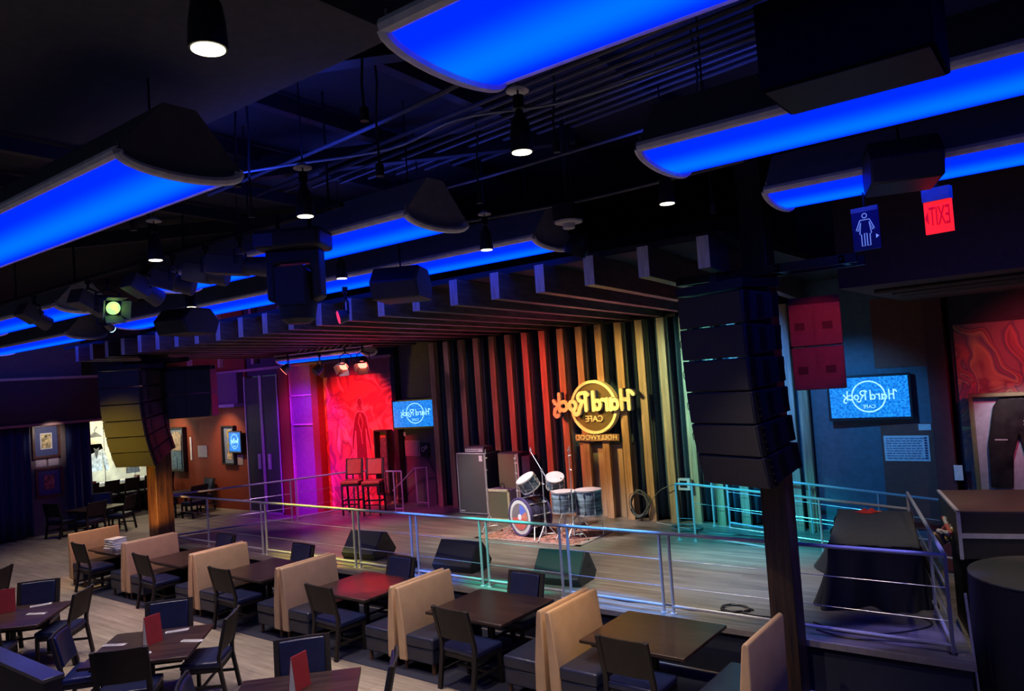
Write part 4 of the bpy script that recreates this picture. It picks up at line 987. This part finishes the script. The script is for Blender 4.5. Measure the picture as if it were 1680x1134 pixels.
# framed item in the red mural
f = frame((-16.15,15.02,1.75), .55, 1.85, 'tall dark display case standing against the red mural', inner=mat('case_back_brown', (.3,.14,.08), .6), depth=.22, fw=.05, mm=M['black'], cat='display case')
mb = MB(); mb.prism([(-.12,.7),(.12,.7),(.16,.3),(.12,-.8),(.03,-.8),(.0,.0),(-.03,-.8),(-.12,-.8),(-.16,.3)], -.1, -.03); mb.obj('costume', M['cloth3'], f)

# ------------------------------------------------------------------ clothes display
t = thing('display_case', 'bright backlit clothes display window behind the bar counter', 'display case', (-29.2, 13.25, 1.05))
mb = MB(); mb.box(-.9,-2.05,0,-.86,2.05,2.35); mb.obj('back_panel', M['display'], t)
mb = MB(); mb.box(-.9,-2.05,-.05,-.02,2.05,0).box(-.9,-2.05,2.3,-.02,2.05,2.35); mb.each('case_shelf', M['white'], t)
mb = MB()
for y in (-.75,.0,1.1): mb.cyl((-.3,y,0),(-.3,y,2.3), .012, n=6)
mb.each('mounting_rod', M['blackm'], t)
def hang(name, label, y, z, m, kind):
    o = thing(name, label, 'garment', (-29.55, y, z), PI/2)
    if kind == 'jacket':
        mb = MB(); mb.prism([(-.2,-.45),(-.22,.2),(-.3,-.35),(-.40,-.5),(-.46,-.42),(-.36,.15),(-.26,.38),(-.1,.45),(0,.36),(.1,.45),(.26,.38),(.36,.15),(.46,-.42),(.40,-.5),(.3,-.35),(.22,.2),(.2,-.45)], -.07, .07)
        mb.obj('jacket_body', m, o, bevel=.03)
        mb = MB(); mb.prism([(-.1,.42),(0,.0),(.1,.42),(.0,.36)], -.1, -.07); mb.obj('lapel', M['cloth3'], o)
    elif kind == 'hanger':
        mb = MB(); mb.prism([(-.28,0),(.28,0),(.05,.18),(0,.2),(-.05,.18)], -.03, .03); mb.obj('shoulders', m, o, bevel=.01)
        mb = MB(); mb.tube([(0,0,.2),(0,0,.28),(.06,0,.33),(.08,0,.40)], .02, 6); mb.obj('hook', M['cloth3'], o)
    else:
        mb = MB(); mb.prism([(-.2,-.6),(-.14,.4),(.14,.4),(.3,-.6)], -.06, .06); mb.obj('garment_body', m, o, bevel=.02)
        mb = MB(); mb.prism([(-.12,.4),(.12,.4),(.1,.44),(-.1,.44)], -.06, .06); mb.obj('neckline', M['cloth3'], o)
hang('jacket', 'white decorated jacket hanging in the bright display', 12.95, 1.95, M['cloth1'], 'jacket')
hang('dress', 'teal garment at the left of the bright display', 12.35, 1.85, M['cloth2'], 'dress')
hang('dress', 'grey dress at the right of the bright display, below the speakers', 14.25, 1.85, M['cloth3'], 'dress')
hang('hanger', 'dark wooden hanger with scarf above the white jacket', 12.95, 2.75, M['cloth3'], 'hanger')
o = area('display_light', (-28.95, 13.2, 3.2), (-29.9, 13.2, 1.6), (1, .93, .66), 20, 3.4, .3)
area('display_light_low', (-28.9, 13.2, 1.2), (-29.9, 13.2, 2.6), (.6, .85, 1), 6, 3.4, .2)

# ------------------------------------------------------------------ blue pendant fittings
def blue_light(x0, x1, yc, label, z=5.60, w=.90, hood=.42):
    xa, xb = min(x0,x1), max(x0,x1)
    t = thing('linear_pendant', label, 'pendant light', ((xa+xb)/2, yc, z), 0, 'blue linear pendants'); L = (xb-xa)/2; h = w/2
    prof = [(h*math.cos(PI*k/12)*-1, -.095*math.sin(PI*k/12)) for k in range(13)]
    def fn(u, v): 
        i = v*12; k = int(min(i,11)); f = i-k; y = prof[k][0]*(1-f)+prof[k+1][0]*f; zz = prof[k][1]*(1-f)+prof[k+1][1]*f
        return (-L+2*L*u, y*.97, zz+.0)
    mb = MB(); mb.grid(fn, 1, 12); d = mb.obj('diffuser', M['blue'], t)
    mb = MB()
    for s in (-1,1):
        mb.tube([(s*L, p[0], p[1]) for p in prof], .034, 8)
        mb.tube([(-L, s*h, 0.01), (L, s*h, 0.01)], .04, 8)
    mb.obj('rim', M['rim'], t)
    mb = MB(); P = [(-h-.01,.03),(-.12,hood),(.12,hood),(h+.01,.03)]
    mb.add([(-L,*P[0]),(-L,*P[1]),(-L,*P[2]),(-L,*P[3]),(L,*P[0]),(L,*P[1]),(L,*P[2]),(L,*P[3])], [(0,4,5,1),(1,5,6,2),(2,6,7,3),(0,1,2,3),(4,7,6,5)]); mb.prism([(p[0]*.97,p[1]+.03) for p in prof]+[(h,.09),(-h,.09)], -L+.01, -L+.03, 'yz').prism([(p[0]*.97,p[1]+.03) for p in prof]+[(h,.09),(-h,.09)], L-.03, L-.01, 'yz'); mb.obj('hood', M['hoodlit'] if yc > 5.6 else M['hood'], t)
    mb = MB()
    for u in (-.85,.85): mb.cyl((L*u,0,hood),(L*u,0,7-z-.05), .008, n=5)
    mb.each('hanger_rod', M['blackm'], t)
blue_light(-4.97, -10.6, 2.86, 'large blue linear pendant at the upper left')
blue_light(-2.48, 1.6, 2.90, 'blue linear pendant, large one cut by the top edge')
blue_light(-5.18, -10.4, 5.72, 'blue linear pendant left of centre, behind the moving head light')
blue_light(-2.58, 2.2, 5.60, 'blue linear pendant at the right, passing behind the black ceiling box')
blue_light(-5.28, -10.5, 8.0, 'long blue linear pendant at the front of the wooden ceiling beams', 5.62)
blue_light(-10.7, -16.2, 8.0, 'blue linear pendant at left, above the left end of the ceiling beams', 5.62)
blue_light(-2.42, 2.2, 7.95, 'short blue linear pendant above the restroom and exit signs')
blue_light(-18.4, -23.9, 8.0, 'blue linear pendant at the far left, beyond the beams')
blue_light(-13.2, -17.8, 5.72, 'blue linear pendant at far left, partly behind the stage lights')
blue_light(-14.4, -17.9, 13.0, 'slim blue pendant above the red mural', 4.82, .5, .12)
blue_light(-6.2, -9.4, 12.2, 'small blue light between the ceiling beams over the stage', 5.2, .3, .08) if False else None

# black ceiling boxes (projector housings)
def ceiling_box(x0,x1,y0,y1,z0,z1,label,hang_=True):
    t = thing('ceiling_speaker', label, 'ceiling box', ((x0+x1)/2,(y0+y1)/2,z0)); w=(x1-x0)/2; d=(y1-y0)/2
    mb = MB(); mb.box(-w,-d,0,w,d,z1-z0); mb.obj('housing', mat('box_black', (.001,.001,.001), .95, spec=.1), t, bevel=.01)
    mb = MB(); mb.box(-w+.02,-d+.02,-.006,w-.02,d-.02,0); mb.obj('grille', M['cab'], t)
    mb = MB(); mb.cyl((-w*.7,0,z1-z0),(-w*.7,0,7-z0-.02),.01,n=5).cyl((w*.7,0,z1-z0),(w*.7,0,7-z0-.02),.01,n=5); mb.each('hanger_rod', M['blackm'], t)
ceiling_box(-1.13,-.40,3.55,4.02,5.2,5.62,'black box hanging before the right blue pendant, near the top')
def wedge_speaker(x, y, z, rz, label, s=1):
    t = thing('hanging_speaker', label, 'loudspeaker', (x,y,z), rz)
    mb = MB(); mb.prism([(-.32*s,0),(.32*s,.0),(.42*s,.22*s),(.22*s,.42*s),(-.22*s,.42*s),(-.42*s,.22*s)], -.3*s, .3*s, 'yz'); mb.obj('cabinet', M['cab'], t, bevel=.02)
    mb = MB(); mb.prism([(-.30*s,.02),(.30*s,.02),(.38*s,.22*s),(.2*s,.40*s),(-.2*s,.40*s),(-.38*s,.22*s)], .3*s, .31*s, 'yz'); mb.obj('grille', M['grille'], t)
    mb = MB(); mb.cyl((0,0,.42*s),(0,0,6.98-z),.012,n=6); mb.each('hanger_rod', M['blackm'], t)
wedge_speaker(-7.0, 6.95, 5.02, .5, 'dark teal-sided speaker hanging between the two long blue pendants')
wedge_speaker(-11.6, 6.6, 4.98, .3, 'dark speaker hanging at left before the beam ends')
wedge_speaker(-1.15, 7.2, 5.33, .3, 'black speaker hanging before the short right pendant', .9)

# pendant spot lamps
def pendant(x, y, z, label, r=.075, L=.26, cup=True):
    t = thing('pendant_lamp', label, 'lamp', (x,y,z), 0, 'black pendant spot lamps')
    mb = MB(); mb.lathe([(r,0),(r*1.02,.02),(r*.95,.12),(r*.8,L*.8),(r*.45,L),(r*.3,L+.04)], n=20); mb.obj('lamp_housing', M['black'], t)
    mb = MB(); mb.lathe([(.001,-.004),(r*.86,-.004),(r*.86,.004),(.001,.004)], n=20); mb.obj('bulb', M['bulb'], t)
    mb = MB(); mb.cyl((0,0,L),(0,0,6.98-z), .007, n=6)
    if cup: mb.cyl((0,0,L+.05),(0,0,L+.14), .04, n=10)
    mb.obj('cord', M['blackm'], t)
    if cup: mb = MB(); mb.lathe([(.02,L+.18),(.08,L+.17),(.085,L+.18),(.03,L+.22)], n=16); mb.obj('canopy_plate', M['alu'], t)
    return t
PL = [(-3.01,1.88,5.5,'black pendant lamp at the upper left, nearest and largest',.085),(-3.02,4.25,5.5,'pendant lamp below the large top blue light',.08),(-5.45,4.27,5.5,'pendant lamp directly above the moving head light',.08),
      (-5.70,7.14,5.5,'pendant lamp before the long blue light, left of the ceiling sensor',.08),(-3.10,6.71,5.5,'pendant lamp right of the ceiling sensor',.08),(-8.33,7.10,5.5,'pendant lamp right of the moving head light, below the speaker',.08),
      (-12.07,6.96,5.5,'pendant lamp at left against the long blue strip',.08),(-8.10,4.28,5.5,'pendant lamp among the stage lights at left',.08),(-3.95,12.6,5.1,'small ceiling lamp right of the right column',.06)]
for x,y,z,lab,r in PL: pendant(x,y,z,lab,r)
# sensor / smoke detector
t = thing('ceiling_sensor', 'white domed ceiling device on a pole above the end of the long blue light', 'sensor', (-4.35, 6.9, 5.55))
mb = MB(); mb.lathe([(.04,-.06),(.065,-.05),(.07,0),(.15,.01),(.155,.03),(.05,.05)], n=24); mb.obj('dome', mat('sensor_white', (.6,.55,.5), .5), t)
mb = MB(); mb.box(-.12,-.12,.05,.12,.12,.2).cyl((0,0,.2),(0,0,1.43), .025, n=8); mb.obj('mount', M['black'], t)
t = thing('hanging_spotlight', 'black spotlight with blue gleam just below the white ceiling device', 'spotlight', (-4.5, 7.25, 5.32))
mb = MB(); mb.lathe([(.13,-.05),(.14,0),(.12,.12),(.06,.2)], n=20, M=Matrix.Rotation(.5,3,'Y')); mb.obj('lamp_housing', M['blackm'], t)
mb = MB(); mb.cyl((0,0,.2),(0,0,1.65), .012, n=6); mb.obj('yoke', M['blackm'], t)

# moving head
t = thing('moving_head_light', 'large black moving head stage light hanging at left centre', 'stage light', (-6.46, 4.9, 5.08), math.radians(32), None); t.scale = (1.15,1.15,1.15)
mb = MB(); mb.box(-.30,-.2,.28,.30,.2,.46); mb.obj('base', M['cab'], t, bevel=.04, seg=3)
mb = MB(); mb.prism([(-.25,.29),(.25,.29),(.25,-.16),(.16,-.2),(.16,.16),(-.16,.16),(-.16,-.2),(-.25,-.16)], -.09, .09); mb.obj('yoke', M['cab'], t, bevel=.03, seg=3)
mb = MB(); mb.lathe([(.10,.12),(.15,.08),(.175,-.2),(.15,-.34),(.10,-.38)], n=20); mb.box(-.13,-.18,-.22,.13,-.1,.12); h = mb.obj('head', M['cab'], t)
mb = MB(); mb.lathe([(.001,-.375),(.085,-.375),(.085,-.365),(.001,-.365)], n=16); mb.obj('lens', M['black'], h)
mb = MB(); mb.box(-.3,-.205,.31,-.12,-.198,.42).box(-.04,-.175,-.04,.05,-.17,-.015); mb.each('display_panel', mat('panel_blue', (.05,.08,.25), .3), t)
mb = MB(); mb.cyl((-.15,0,.46),(-.15,0,.62), .02, n=8).cyl((.15,0,.46),(.15,0,.62), .02, n=8); mb.obj('clamp', M['blackm'], t)
# front lighting bar
t = thing('lighting_bar', 'black pipe carrying the row of stage lights at left', 'pipe', (-10.0, 5.0, 5.78))
mb = MB(); mb.cyl((-5.0,0,0),(4.2,0,0), .03, n=10); mb.obj('pipe', M['blackm'], t)
mb = MB()
for x in (-4,-1.8,.4,2.6,4): mb.cyl((x,0,0),(x,0,1.2), .012, n=6)
mb.each('hanger_rod', M['blackm'], t)
def par(loc, rz, tilt, label, L=.42, r=.11, lens=None, boxy=True, doors=False, body=None):
    t = thing('stage_light', label, 'stage light', loc, rz, 'stage lights'); body = body or mat('stage_light_body', (.07,.07,.085), .45)
    R = Matrix.Rotation(tilt, 4, 'X')
    mb = MB()
    if boxy: mb.box(-.12,-L/2,-.11,.12,L*.1,.11,R)
    mb.cyl(R@Vector((0,-L*.1,0)), R@Vector((0,L/2,0)), r*.8, r, n=16); mb.obj('lamp_body', body, t, bevel=.012)
    mb = MB(); mb.cyl(R@Vector((0,L/2,0)), R@Vector((0,L/2+.006,0)), r*.9, n=16); mb.obj('lens', lens or M['black'], t)
    mb = MB(); mb.tube([(-.15,0,0),(-.15,0,.16),(0,0,.22),(.15,0,.16),(.15,0,0)], .014, 6).cyl((0,0,.2),(0,0,.33), .018, n=6).box(-.03,-.03,.28,.03,.03,.36); mb.obj('yoke', M['blackm'], t)
    if doors:
        mb = MB()
        for s in (-1,1):
            mb.add([R@Vector(p) for p in ((s*.1,L/2,-.1),(s*.1,L/2,.1),(s*.17,L/2+.16,.13),(s*.17,L/2+.16,-.13),(s*.105,L/2,-.1),(s*.105,L/2,.1),(s*.175,L/2+.16,.13),(s*.175,L/2+.16,-.13))], [(0,1,2,3),(4,7,6,5),(0,4,5,1),(2,6,7,3),(1,5,6,2),(3,7,4,0)])
            mb.add([R@Vector(p) for p in ((-.1,L/2,s*.1),(.1,L/2,s*.1),(.13,L/2+.16,s*.17),(-.13,L/2+.16,s*.17),(-.1,L/2,s*.105),(.1,L/2,s*.105),(.13,L/2+.16,s*.175),(-.13,L/2+.16,s*.175))], [(0,1,2,3),(4,7,6,5),(0,4,5,1),(2,6,7,3),(1,5,6,2),(3,7,4,0)])
        mb.each('barn_door', mat('barn_door', (.25,.3,.25), .5), t)
    return t
for k, (x, tz, rz) in enumerate([(-7.59,-.12,-1.0),(-8.3,-.2,-.9),(-9.05,-.3,-.8),(-9.8,-.5,.1),(-11.4,-.4,.3),(-13.3,-.5,.2)]):
    par((x, 5.0, 5.42), rz, tz, 'stage light on the left lighting bar, %s to the left of the moving head' % ORD[k], .5 if k else .75, .12, boxy=True)
par((-10.6, 4.9, 5.30), -1.7, -.3, 'stage light with glowing green and yellow barn doors', .42, .1, M['greenbulb'], True, True)
par((-7.35, 6.3, 4.85), 2.6, -.2, 'small light with pink-red glowing face below the moving head', .2, .09, M['pinkbulb'], False)
par((-12.2, 5.6, 5.2), .5, -.5, 'small stage light with cyan glow at far left', .3, .06, M['cyanled'], False)
# stage-left truss lights
t = thing('lighting_truss', 'thin pipe truss above the red mural carrying four stage lights', 'truss', (-15.5, 12.4, 4.92))
mb = MB(); mb.cyl((-2.0,0,0),(1.9,0,0), .02, n=8).cyl((-1.0,0,.14),(1.0,.1,.14), .015, n=8)
for k in range(9): mb.cyl((-1+.25*k,0,0),(-1+.25*(k+1)-.02,.03,.14), .01, n=5)
mb.obj('pipe', M['alu'], t)
for k, (x, z, lens, rz, lab, dr) in enumerate([(-16.9,4.6,M['redbulb'],2.4,'olive stage light at the left above the mural, orange-red glow',False),(-15.6,4.5,M['black'],2.8,'dark moving light second from left above the mural',False),(-14.6,4.58,M['redbulb'],-2.7,'bright red stage light above the mural with open shutters',True),(-13.95,4.58,M['redbulb'],-2.5,'rightmost bright red stage light above the mural',True)]):
    par((x,12.4,z), rz, -.7, lab, .34, .13, lens, False, dr, mat('fixture%d' % k, (.10,.09,.06) if k == 0 else (.05,.04,.05), .5))

# signs
t = thing('exit_sign', 'red glowing mirrored exit sign hanging at the upper right', 'exit sign', (-1.0, 8.0, 5.17), math.radians(-12))
mb = MB(); mb.box(-.12,-.04,.13,.12,.04,.25); mb.obj('housing', mat('exit_housing', (.3,.3,.5), .5), t)
mb = MB(); mb.box(-.12,-.012,-.17,.12,.012,.13); p = mb.obj('panel', M['exit'], t)
mb = MB(); mirror_text(mb, 'EXIT', .17, .006, .015, -.017, -.02, .52); mb.prism([(-.115,-.02),(-.085,.02),(-.085,-.06)], -.02, -.014)
for v in range(len(mb.v)): x,y,z = mb.v[v]; mb.v[v] = (x, y, -.02+(z+.02)*1.5)
mb.obj('exit_lettering', M['exitl'], p, smooth=False)
mb = MB(); mb.cyl((0,0,.25),(0,0,1.8), .012, n=6); mb.each('hanger_rod', M['blackm'], t)
t = thing('restroom_sign', 'blue hanging restroom sign with outlined figure in a dress', 'sign', (-1.63, 8.0, 5.15), math.radians(-8))
mb = MB(); mb.box(-.125,-.012,-.21,.125,.012,.21); mb.obj('panel', M['ladybg'], t)
mb = MB(); mb.box(-.125,-.016,.165,.125,-.012,.21); mb.obj('header_strip', mat('sign_grey', (.3,.3,.4), .5), t)
mb = MB()
def ln(pts, r=.004): mb.tube([(x,-.016,z) for x, z in pts], r, 5)
ln([(.022*math.cos(k*PI/6), .125+.022*math.sin(k*PI/6)) for k in range(13)])
ln([(-.045,.085),(.045,.085),(.085,-.01),(.07,-.02),(.04,.06),(.055,-.05),(.04,-.06),(.04,-.17),(.012,-.17),(.012,-.05),(-.012,-.05),(-.012,-.17),(-.04,-.17),(-.04,-.06),(-.055,-.05),(-.04,.06),(-.07,-.02),(-.085,-.01),(-.045,.085)])
mb.prism([(.095,-.11),(.122,-.09),(.095,-.07)], -.018, -.013)
mb.obj('outline_figure', M['ladyl'], t)
mb = MB(); mb.cyl((0,0,.21),(0,0,1.83), .008, n=6); mb.each('hanger_rod', M['blackm'], t)

# ------------------------------------------------------------------ ceiling services
for k, (a, b, w, h) in enumerate([((-14,-1,6.7),(-3.6,4.6,6.7),.16,.3),((-16,1,6.7),(-4.5,7.4,6.7),.12,.25),((-9.0,-1,6.75),(-1,3.5,6.75),.1,.2),((-20,2,6.75),(-8,9,6.75),.12,.22)]):
    o = MB().bar(a, b, w, h).obj('ceiling_joist', M['black']); tag(o, 'dark ceiling joist over the dining area, %s of four from the booths' % ORD[k], 'joist', 'ceiling joists')
for k in range(9):
    y = 5.0+.22*k
    o = MB().cyl((-8.5+.3*k, y+.9, 6.55+.03*k), (-.4, y-.2, 6.35+.04*k), .022, n=8).obj('conduit_pipe', mat('pipe_grey%d' % k, (.09,.09,.085), .5)); tag(o, 'thin grey conduit under the ceiling, %s in the bundle from the front' % ORD[k], 'pipe', 'ceiling conduits')
o = cable('ceiling_cable', [(-9.06,3.24,6.2),(-7.5,3.95,6.15),(-6.2,4.6,6.18),(-5.16,5.08,6.2),(-4.2,5.0,6.22),(-3.3,5.2,6.16),(-2.4,5.3,6.2),(-1.67,5.4,6.25),(-.8,5.5,6.3)], .012, M['wcable'], 'pale cable sagging under the ceiling from left to top right')
for k, (x, y, z0) in enumerate([(-7.2,3.6,5.7),(-6.3,4.3,5.75),(-5.9,3.9,5.9),(-4.6,4.4,5.8),(-4.1,3.8,6.0),(-8.8,4.6,5.85),(-5.0,6.2,5.9),(-6.2,6.5,5.8),(-3.6,5.6,6.0),(-2.6,6.4,5.9),(-9.6,6.3,5.8),(-3.0,7.6,5.6)]):
    o = MB().tube([(x,y,6.98),(x+.03,y,6.5),(x-.03,y+.02,6.2),(x,y,z0)], .011, 5).cyl((x,y,z0-.1),(x,y,z0), .035, n=8).obj('hanging_cable', M['cable']); tag(o, 'thin black cable hanging from the dark ceiling, %s of twelve' % ORD[k], 'cable', 'hanging ceiling cables')
for k in range(6):
    x = -10.5+1.5*k
    o = MB().bar((x,-.5,6.86),(x-.6,9.5,6.86), .12, .16).obj('ceiling_rib', M['black']); tag(o, 'thin dark ceiling rib running towards the stage, %s from the left' % ORD[k], 'rib', 'ceiling ribs')
for k, (a, b, c) in enumerate([((-8,4.9,6.3),(-4.6,4.5,6.2),(-1.5,4.1,6.25)),((-9,6.4,6.3),(-6,6.6,6.2),(-2.6,6.9,6.35)),((-6.4,7.3,5.95),(-4.5,7.4,5.9),(-2.6,7.5,5.95))]):
    o = cable('conduit_cable', [a,b,c], .02, M['hood'], 'thick grey conduit run under the ceiling, %s towards the stage' % ORD[k]); o['group'] = 'conduit runs'
for k, (a,b) in enumerate([((-2.3,11.5,4.765),(.6,11.2,4.765)),((-2.2,12.2,4.765),(.9,11.9,4.765)),((-2.2,12.8,4.765),(.9,12.6,4.765))]):
    o = MB().cyl(a,b,.035,n=8).obj('sprinkler_pipe', mat('dark_pipe%d' % k, (.08,.05,.05), .5)); tag(o, 'dark pipe below the right bulkhead, %s from the front' % ORD[k], 'pipe', 'pipes below the bulkhead')

# ================================================================== LIGHTS
W = bpy.data.worlds.new('world'); bpy.context.scene.world = W; W.use_nodes = True
W.node_tree.nodes['Background'].inputs[0].default_value = (.24,.30,.6,1); W.node_tree.nodes['Background'].inputs[1].default_value = .03
warm = (1,.80,.56)
for x,y,z,lab,r in PL[:8]:
    spot('pendant_beam', (x,y,z-.03), (x,y,0), warm, 120, 80, .8, .06)
# further pendants of the same grid over the dining room
for x,y in ((-10.8,4.3),(-13.6,4.3),(-16.4,4.3),(-10.9,7.0),(-14.8,6.9),(-17.6,6.6),(-20.5,7.5),(-22.5,10.5),(-25.5,13.2)):
    spot('pendant_beam', (x,y,5.4), (x,y,0), warm, 115, 80, .8, .08)
# stage back wall washes, left to right
cols = [(-13.5,(.5,.25,.40),30),(-12.5,(.75,.16,.25),34),(-11.6,(1,.10,.12),60),(-10.9,(1,.05,.06),120),(-10.3,(1,.06,.04),170),(-9.7,(1,.22,.07),120),(-9.1,(1,.42,.10),110),(-8.5,(1,.55,.12),120),(-7.95,(1,.72,.18),110),(-7.4,(.85,.85,.35),110),(-6.9,(.5,.95,.6),120),(-6.35,(.10,.75,.85),260),(-5.7,(.04,.40,1),360),(-5.0,(.05,.25,1),340)]
for x,c,p in cols:
    o = spot('wall_wash', (x-1.5,10.9,4.8), (x,15,2.9), c, p*1.9, 40, .9, .06); o.scale = (.42,1.55,1)
spot('sign_light', (-8.0,12.2,4.8), (-8.9,14.8,3.1), (1,.88,.30), 110, 26, .5, .05)
spot('sign_light_red', (-11.0,12.2,4.6), (-9.5,14.7,3.2), (1,.16,.10), 60, 20, .6, .05)
# floor washes on stage
spot('stage_wash', (-9.5,11.4,4.9), (-9.3,12.4,.6), (1,.9,.72), 330, 70, .8, .1)
spot('stage_wash', (-5.5,11.4,4.9), (-5.2,11.2,.6), (1,.90,.74), 300, 65, .8, .1)
spot('stage_wash', (-12.8,11.4,4.9), (-12.6,11.6,.6), (1,.75,.65), 220, 65, .8, .1)
spot('red_floor_wash', (-11.6,11.2,4.9), (-11.8,12.8,.6), (1,.12,.14), 110, 34, .8, .1)
spot('kit_light', (-10.6,10.2,4.9), (-9.2,13.0,1.2), (.8,.75,1), 330, 34, .8, .06)
spot('chair_light', (-14.2,9.8,4.8), (-15.4,13.4,1.6), (1,.62,.5), 130, 22, .8, .05)
spot('amp_light', (-12.6,10.6,4.9), (-11.8,14.2,1.2), (.85,.75,.8), 240, 30, .8, .06)
spot('cyan_wash', (-5.2,11.0,4.85), (-5.2,13.6,.6), (.03,.75,.95), 420, 50, .8, .1)
spot('blue_wash', (-4.3,10.2,4.85), (-4.5,11.6,.6), (.10,.35,1), 130, 50, .8, .1)
spot('magenta_wash', (-14.0,11.2,4.8), (-15.2,13.4,.6), (1,.10,.55), 180, 55, .8, .1)
spot('teal_monitor', (-7.6,7.6,4.9), (-6.95,9.95,.85), (.03,.9,.6), 110, 14, .5, .05)
# mural and purple wall
spot('red_flood', (-16.4,11.9,4.35), (-17.4,15.1,2.4), (1,.02,.05), 420, 70, .6, .1)
spot('purple_flood', (-19.6,13.0,4.4), (-19.75,15.05,2.0), (.36,.005,1), 150, 95, .8, .1)
spot('purple_flood_low', (-19.6,13.2,1.2), (-19.75,15.05,.9), (.36,.005,1), 55, 110, .8, .1)
spot('magenta_panel', (-19.6,12.8,4.6), (-19.8,15.0,3.8), (1,.03,.40), 30, 60, .8, .1)
spot('magenta_up', (-12.0,12.8,1.2), (-11.6,12.0,5.0), (1,.03,.40), 150, 84, .9, .2)  # added uplights, stand in for the stage lights' magenta glow on the beams
spot('magenta_up', (-7.6,12.8,1.2), (-7.0,12.0,5.0), (1,.03,.45), 100, 84, .9, .2)
spot('amber_up', (-8.2,11.2,1.4), (-6.9,10.2,5.0), (1,.55,.2), 40, 14, .8, .05)
spot('purple_up', (-15.5,12.5,2.2), (-15.5,11.5,5.0), (.55,.1,1), 40, 120, .8, .2)  # added uplight for the purple glow under the left beams
# railing colours
spot('rail_yellow', (-12.2,8.75,4.85), (-12.2,9.4,1.3), (1,.88,.10), 520, 42, .7, .05).scale = (1.3,.22,1)
spot('rail_blue', (-9.4,8.75,4.85), (-9.3,9.4,1.3), (.06,.20,1), 800, 26, .7, .05).scale = (1,.32,1)
spot('rail_teal', (-7.7,8.75,4.85), (-7.7,9.4,1.3), (.02,.95,.75), 600, 28, .7, .05).scale = (1,.32,1)
spot('rail_blue', (-5.7,8.75,4.85), (-5.6,9.4,1.3), (.05,.30,1), 800, 34, .7, .05).scale = (1,.32,1)
spot('rail_violet', (-1.9,8.75,4.85), (-2.3,9.4,1.3), (.22,.20,1), 190, 40, .7, .05).scale = (1.2,.28,1)
spot('rail_magenta', (-15.5,11.0,4.8), (-16.7,12.2,1.3), (.8,.35,1), 90, 45, .7, .05)
spot('round_table_light', (-.4,9.0,4.7), (-.7,10.3,1.3), (1,.9,.6), 60, 40, .8, .05)
spot('table_red_fill', (-9.9,7.2,5.2), (-9.5,8.30,.75), (1,.01,.04), 800, 13, .3, .03)  # added lamp, stands in for the red mural's reflection in the table
spot('booth_amber', (-17.6,7.0,5.2), (-18.2,7.9,.9), (1,.5,.08), 150, 28, .6, .05)
spot('booth_amber', (-4.2,6.6,5.2), (-5.25,7.9,.9), (1,.55,.08), 120, 15, .7, .05)
spot('booth_pink', (-14.0,5.8,5.2), (-14.2,7.9,.9), (1,.5,.55), 120, 50, .8, .05)
spot('booth_side', (-7.6,5.2,5.2), (-7.9,7.6,.8), (1,.8,.55), 150, 55, .8, .05)
spot('booth_side', (-4.6,5.2,5.2), (-4.0,7.4,.8), (1,.8,.55), 120, 50, .8, .05)
spot('column_amber', (-16.3,7.6,1.2), (-17.6,9.1,1.8), (1,.5,.10), 80, 50, .6, .05)
spot('array_yellow', (-17.2,4.6,2.4), (-17.1,8.2,3.1), (1,.60,.0), 230, 36, 1, .05)
spot('yellow_floor', (-9.4,10.4,4.8), (-10.2,12.35,.6), (1,.9,.1), 60, 7, .6, .03)
spot('green_floor', (-7.4,10.6,4.8), (-7.9,12.5,.6), (.1,1,.6), 60, 14, .8, .03)
spot('sub_red', (-1.4,7.6,4.9), (-2.7,10.0,4.1), (1,.03,.02), 42, 26, .5, .05)
# far left warm picture lights and red wall
spot('picture_light', (-27.2,13.6,3.5), (-27.3,15.0,2.2), (1,.75,.42), 45, 80, .7, .05)
spot('picture_light', (-24.0,13.6,3.5), (-24.0,15.0,2.2), (1,.68,.34), 50, 80, .7, .05)
spot('picture_light', (-25.0,10.1,3.4), (-26.4,10.1,2.9), (1,.85,.7), 16, 60, .7, .05)
spot('purple_left', (-22.5,9.5,4.2), (-24.0,14.9,5.4), (.30,.08,1), 150, 90, .8, .1)
spot('blue_left', (-21.5,8.5,5.3), (-26.4,9.5,6.0), (.04,.10,1), 60, 60, .8, .1)
spot('teal_wall', (-4.0,12.4,4.6), (-3.6,15.2,2.4), (.06,.38,1), 110, 65, .8, .1)
spot('mural_red_right', (.2,12.2,4.6), (-.3,15.2,3.3), (1,.07,.12), 110, 60, .8, .1)
spot('case_light', (-1.0,14.1,3.6), (-.95,15.0,2.2), (.75,.85,1), 16, 80, .7, .05)
spot('table_drape_light', (-2.4,10.6,4.7), (-2.6,12.0,1.4), (1,.85,.6), 55, 55, .7, .05)
spot('case_top_light', (-.3,10.9,4.6), (-.6,12.2,1.8), (1,.6,.5), 50, 60, .7, .05)
spot('half_wall_blue', (-9.5,3.2,5.3), (-10.2,3.35,1.15), (.12,.2,1), 190, 26, .6, .05)
# added blue area lamps standing in for pendant spill on the ceiling void
area('pendant_spill_fill', (-6.5,4.3,6.05), (-6.5,4.3,7), (.02,.06,1), 6, 3.5, .3)
area('pendant_spill_fill', (-7.0,6.8,6.05), (-7.0,6.8,7), (.02,.06,1), 6, 4.0, .3)
area('pendant_spill_fill', (-2.0,6.6,6.05), (-2.0,6.6,7), (.02,.06,1), 5, 3.0, .3)

sc = bpy.context.scene
sc.view_settings.view_transform = 'Standard'; sc.view_settings.look = 'None'; sc.view_settings.gamma = 1; sc.view_settings.use_curve_mapping = False
sc.view_settings.exposure = 1.72
sc.cycles.use_denoising = True
sc.cycles.max_bounces = 5; sc.cycles.diffuse_bounces = 3; sc.cycles.glossy_bounces = 3
sc.cycles.sample_clamp_indirect = 3
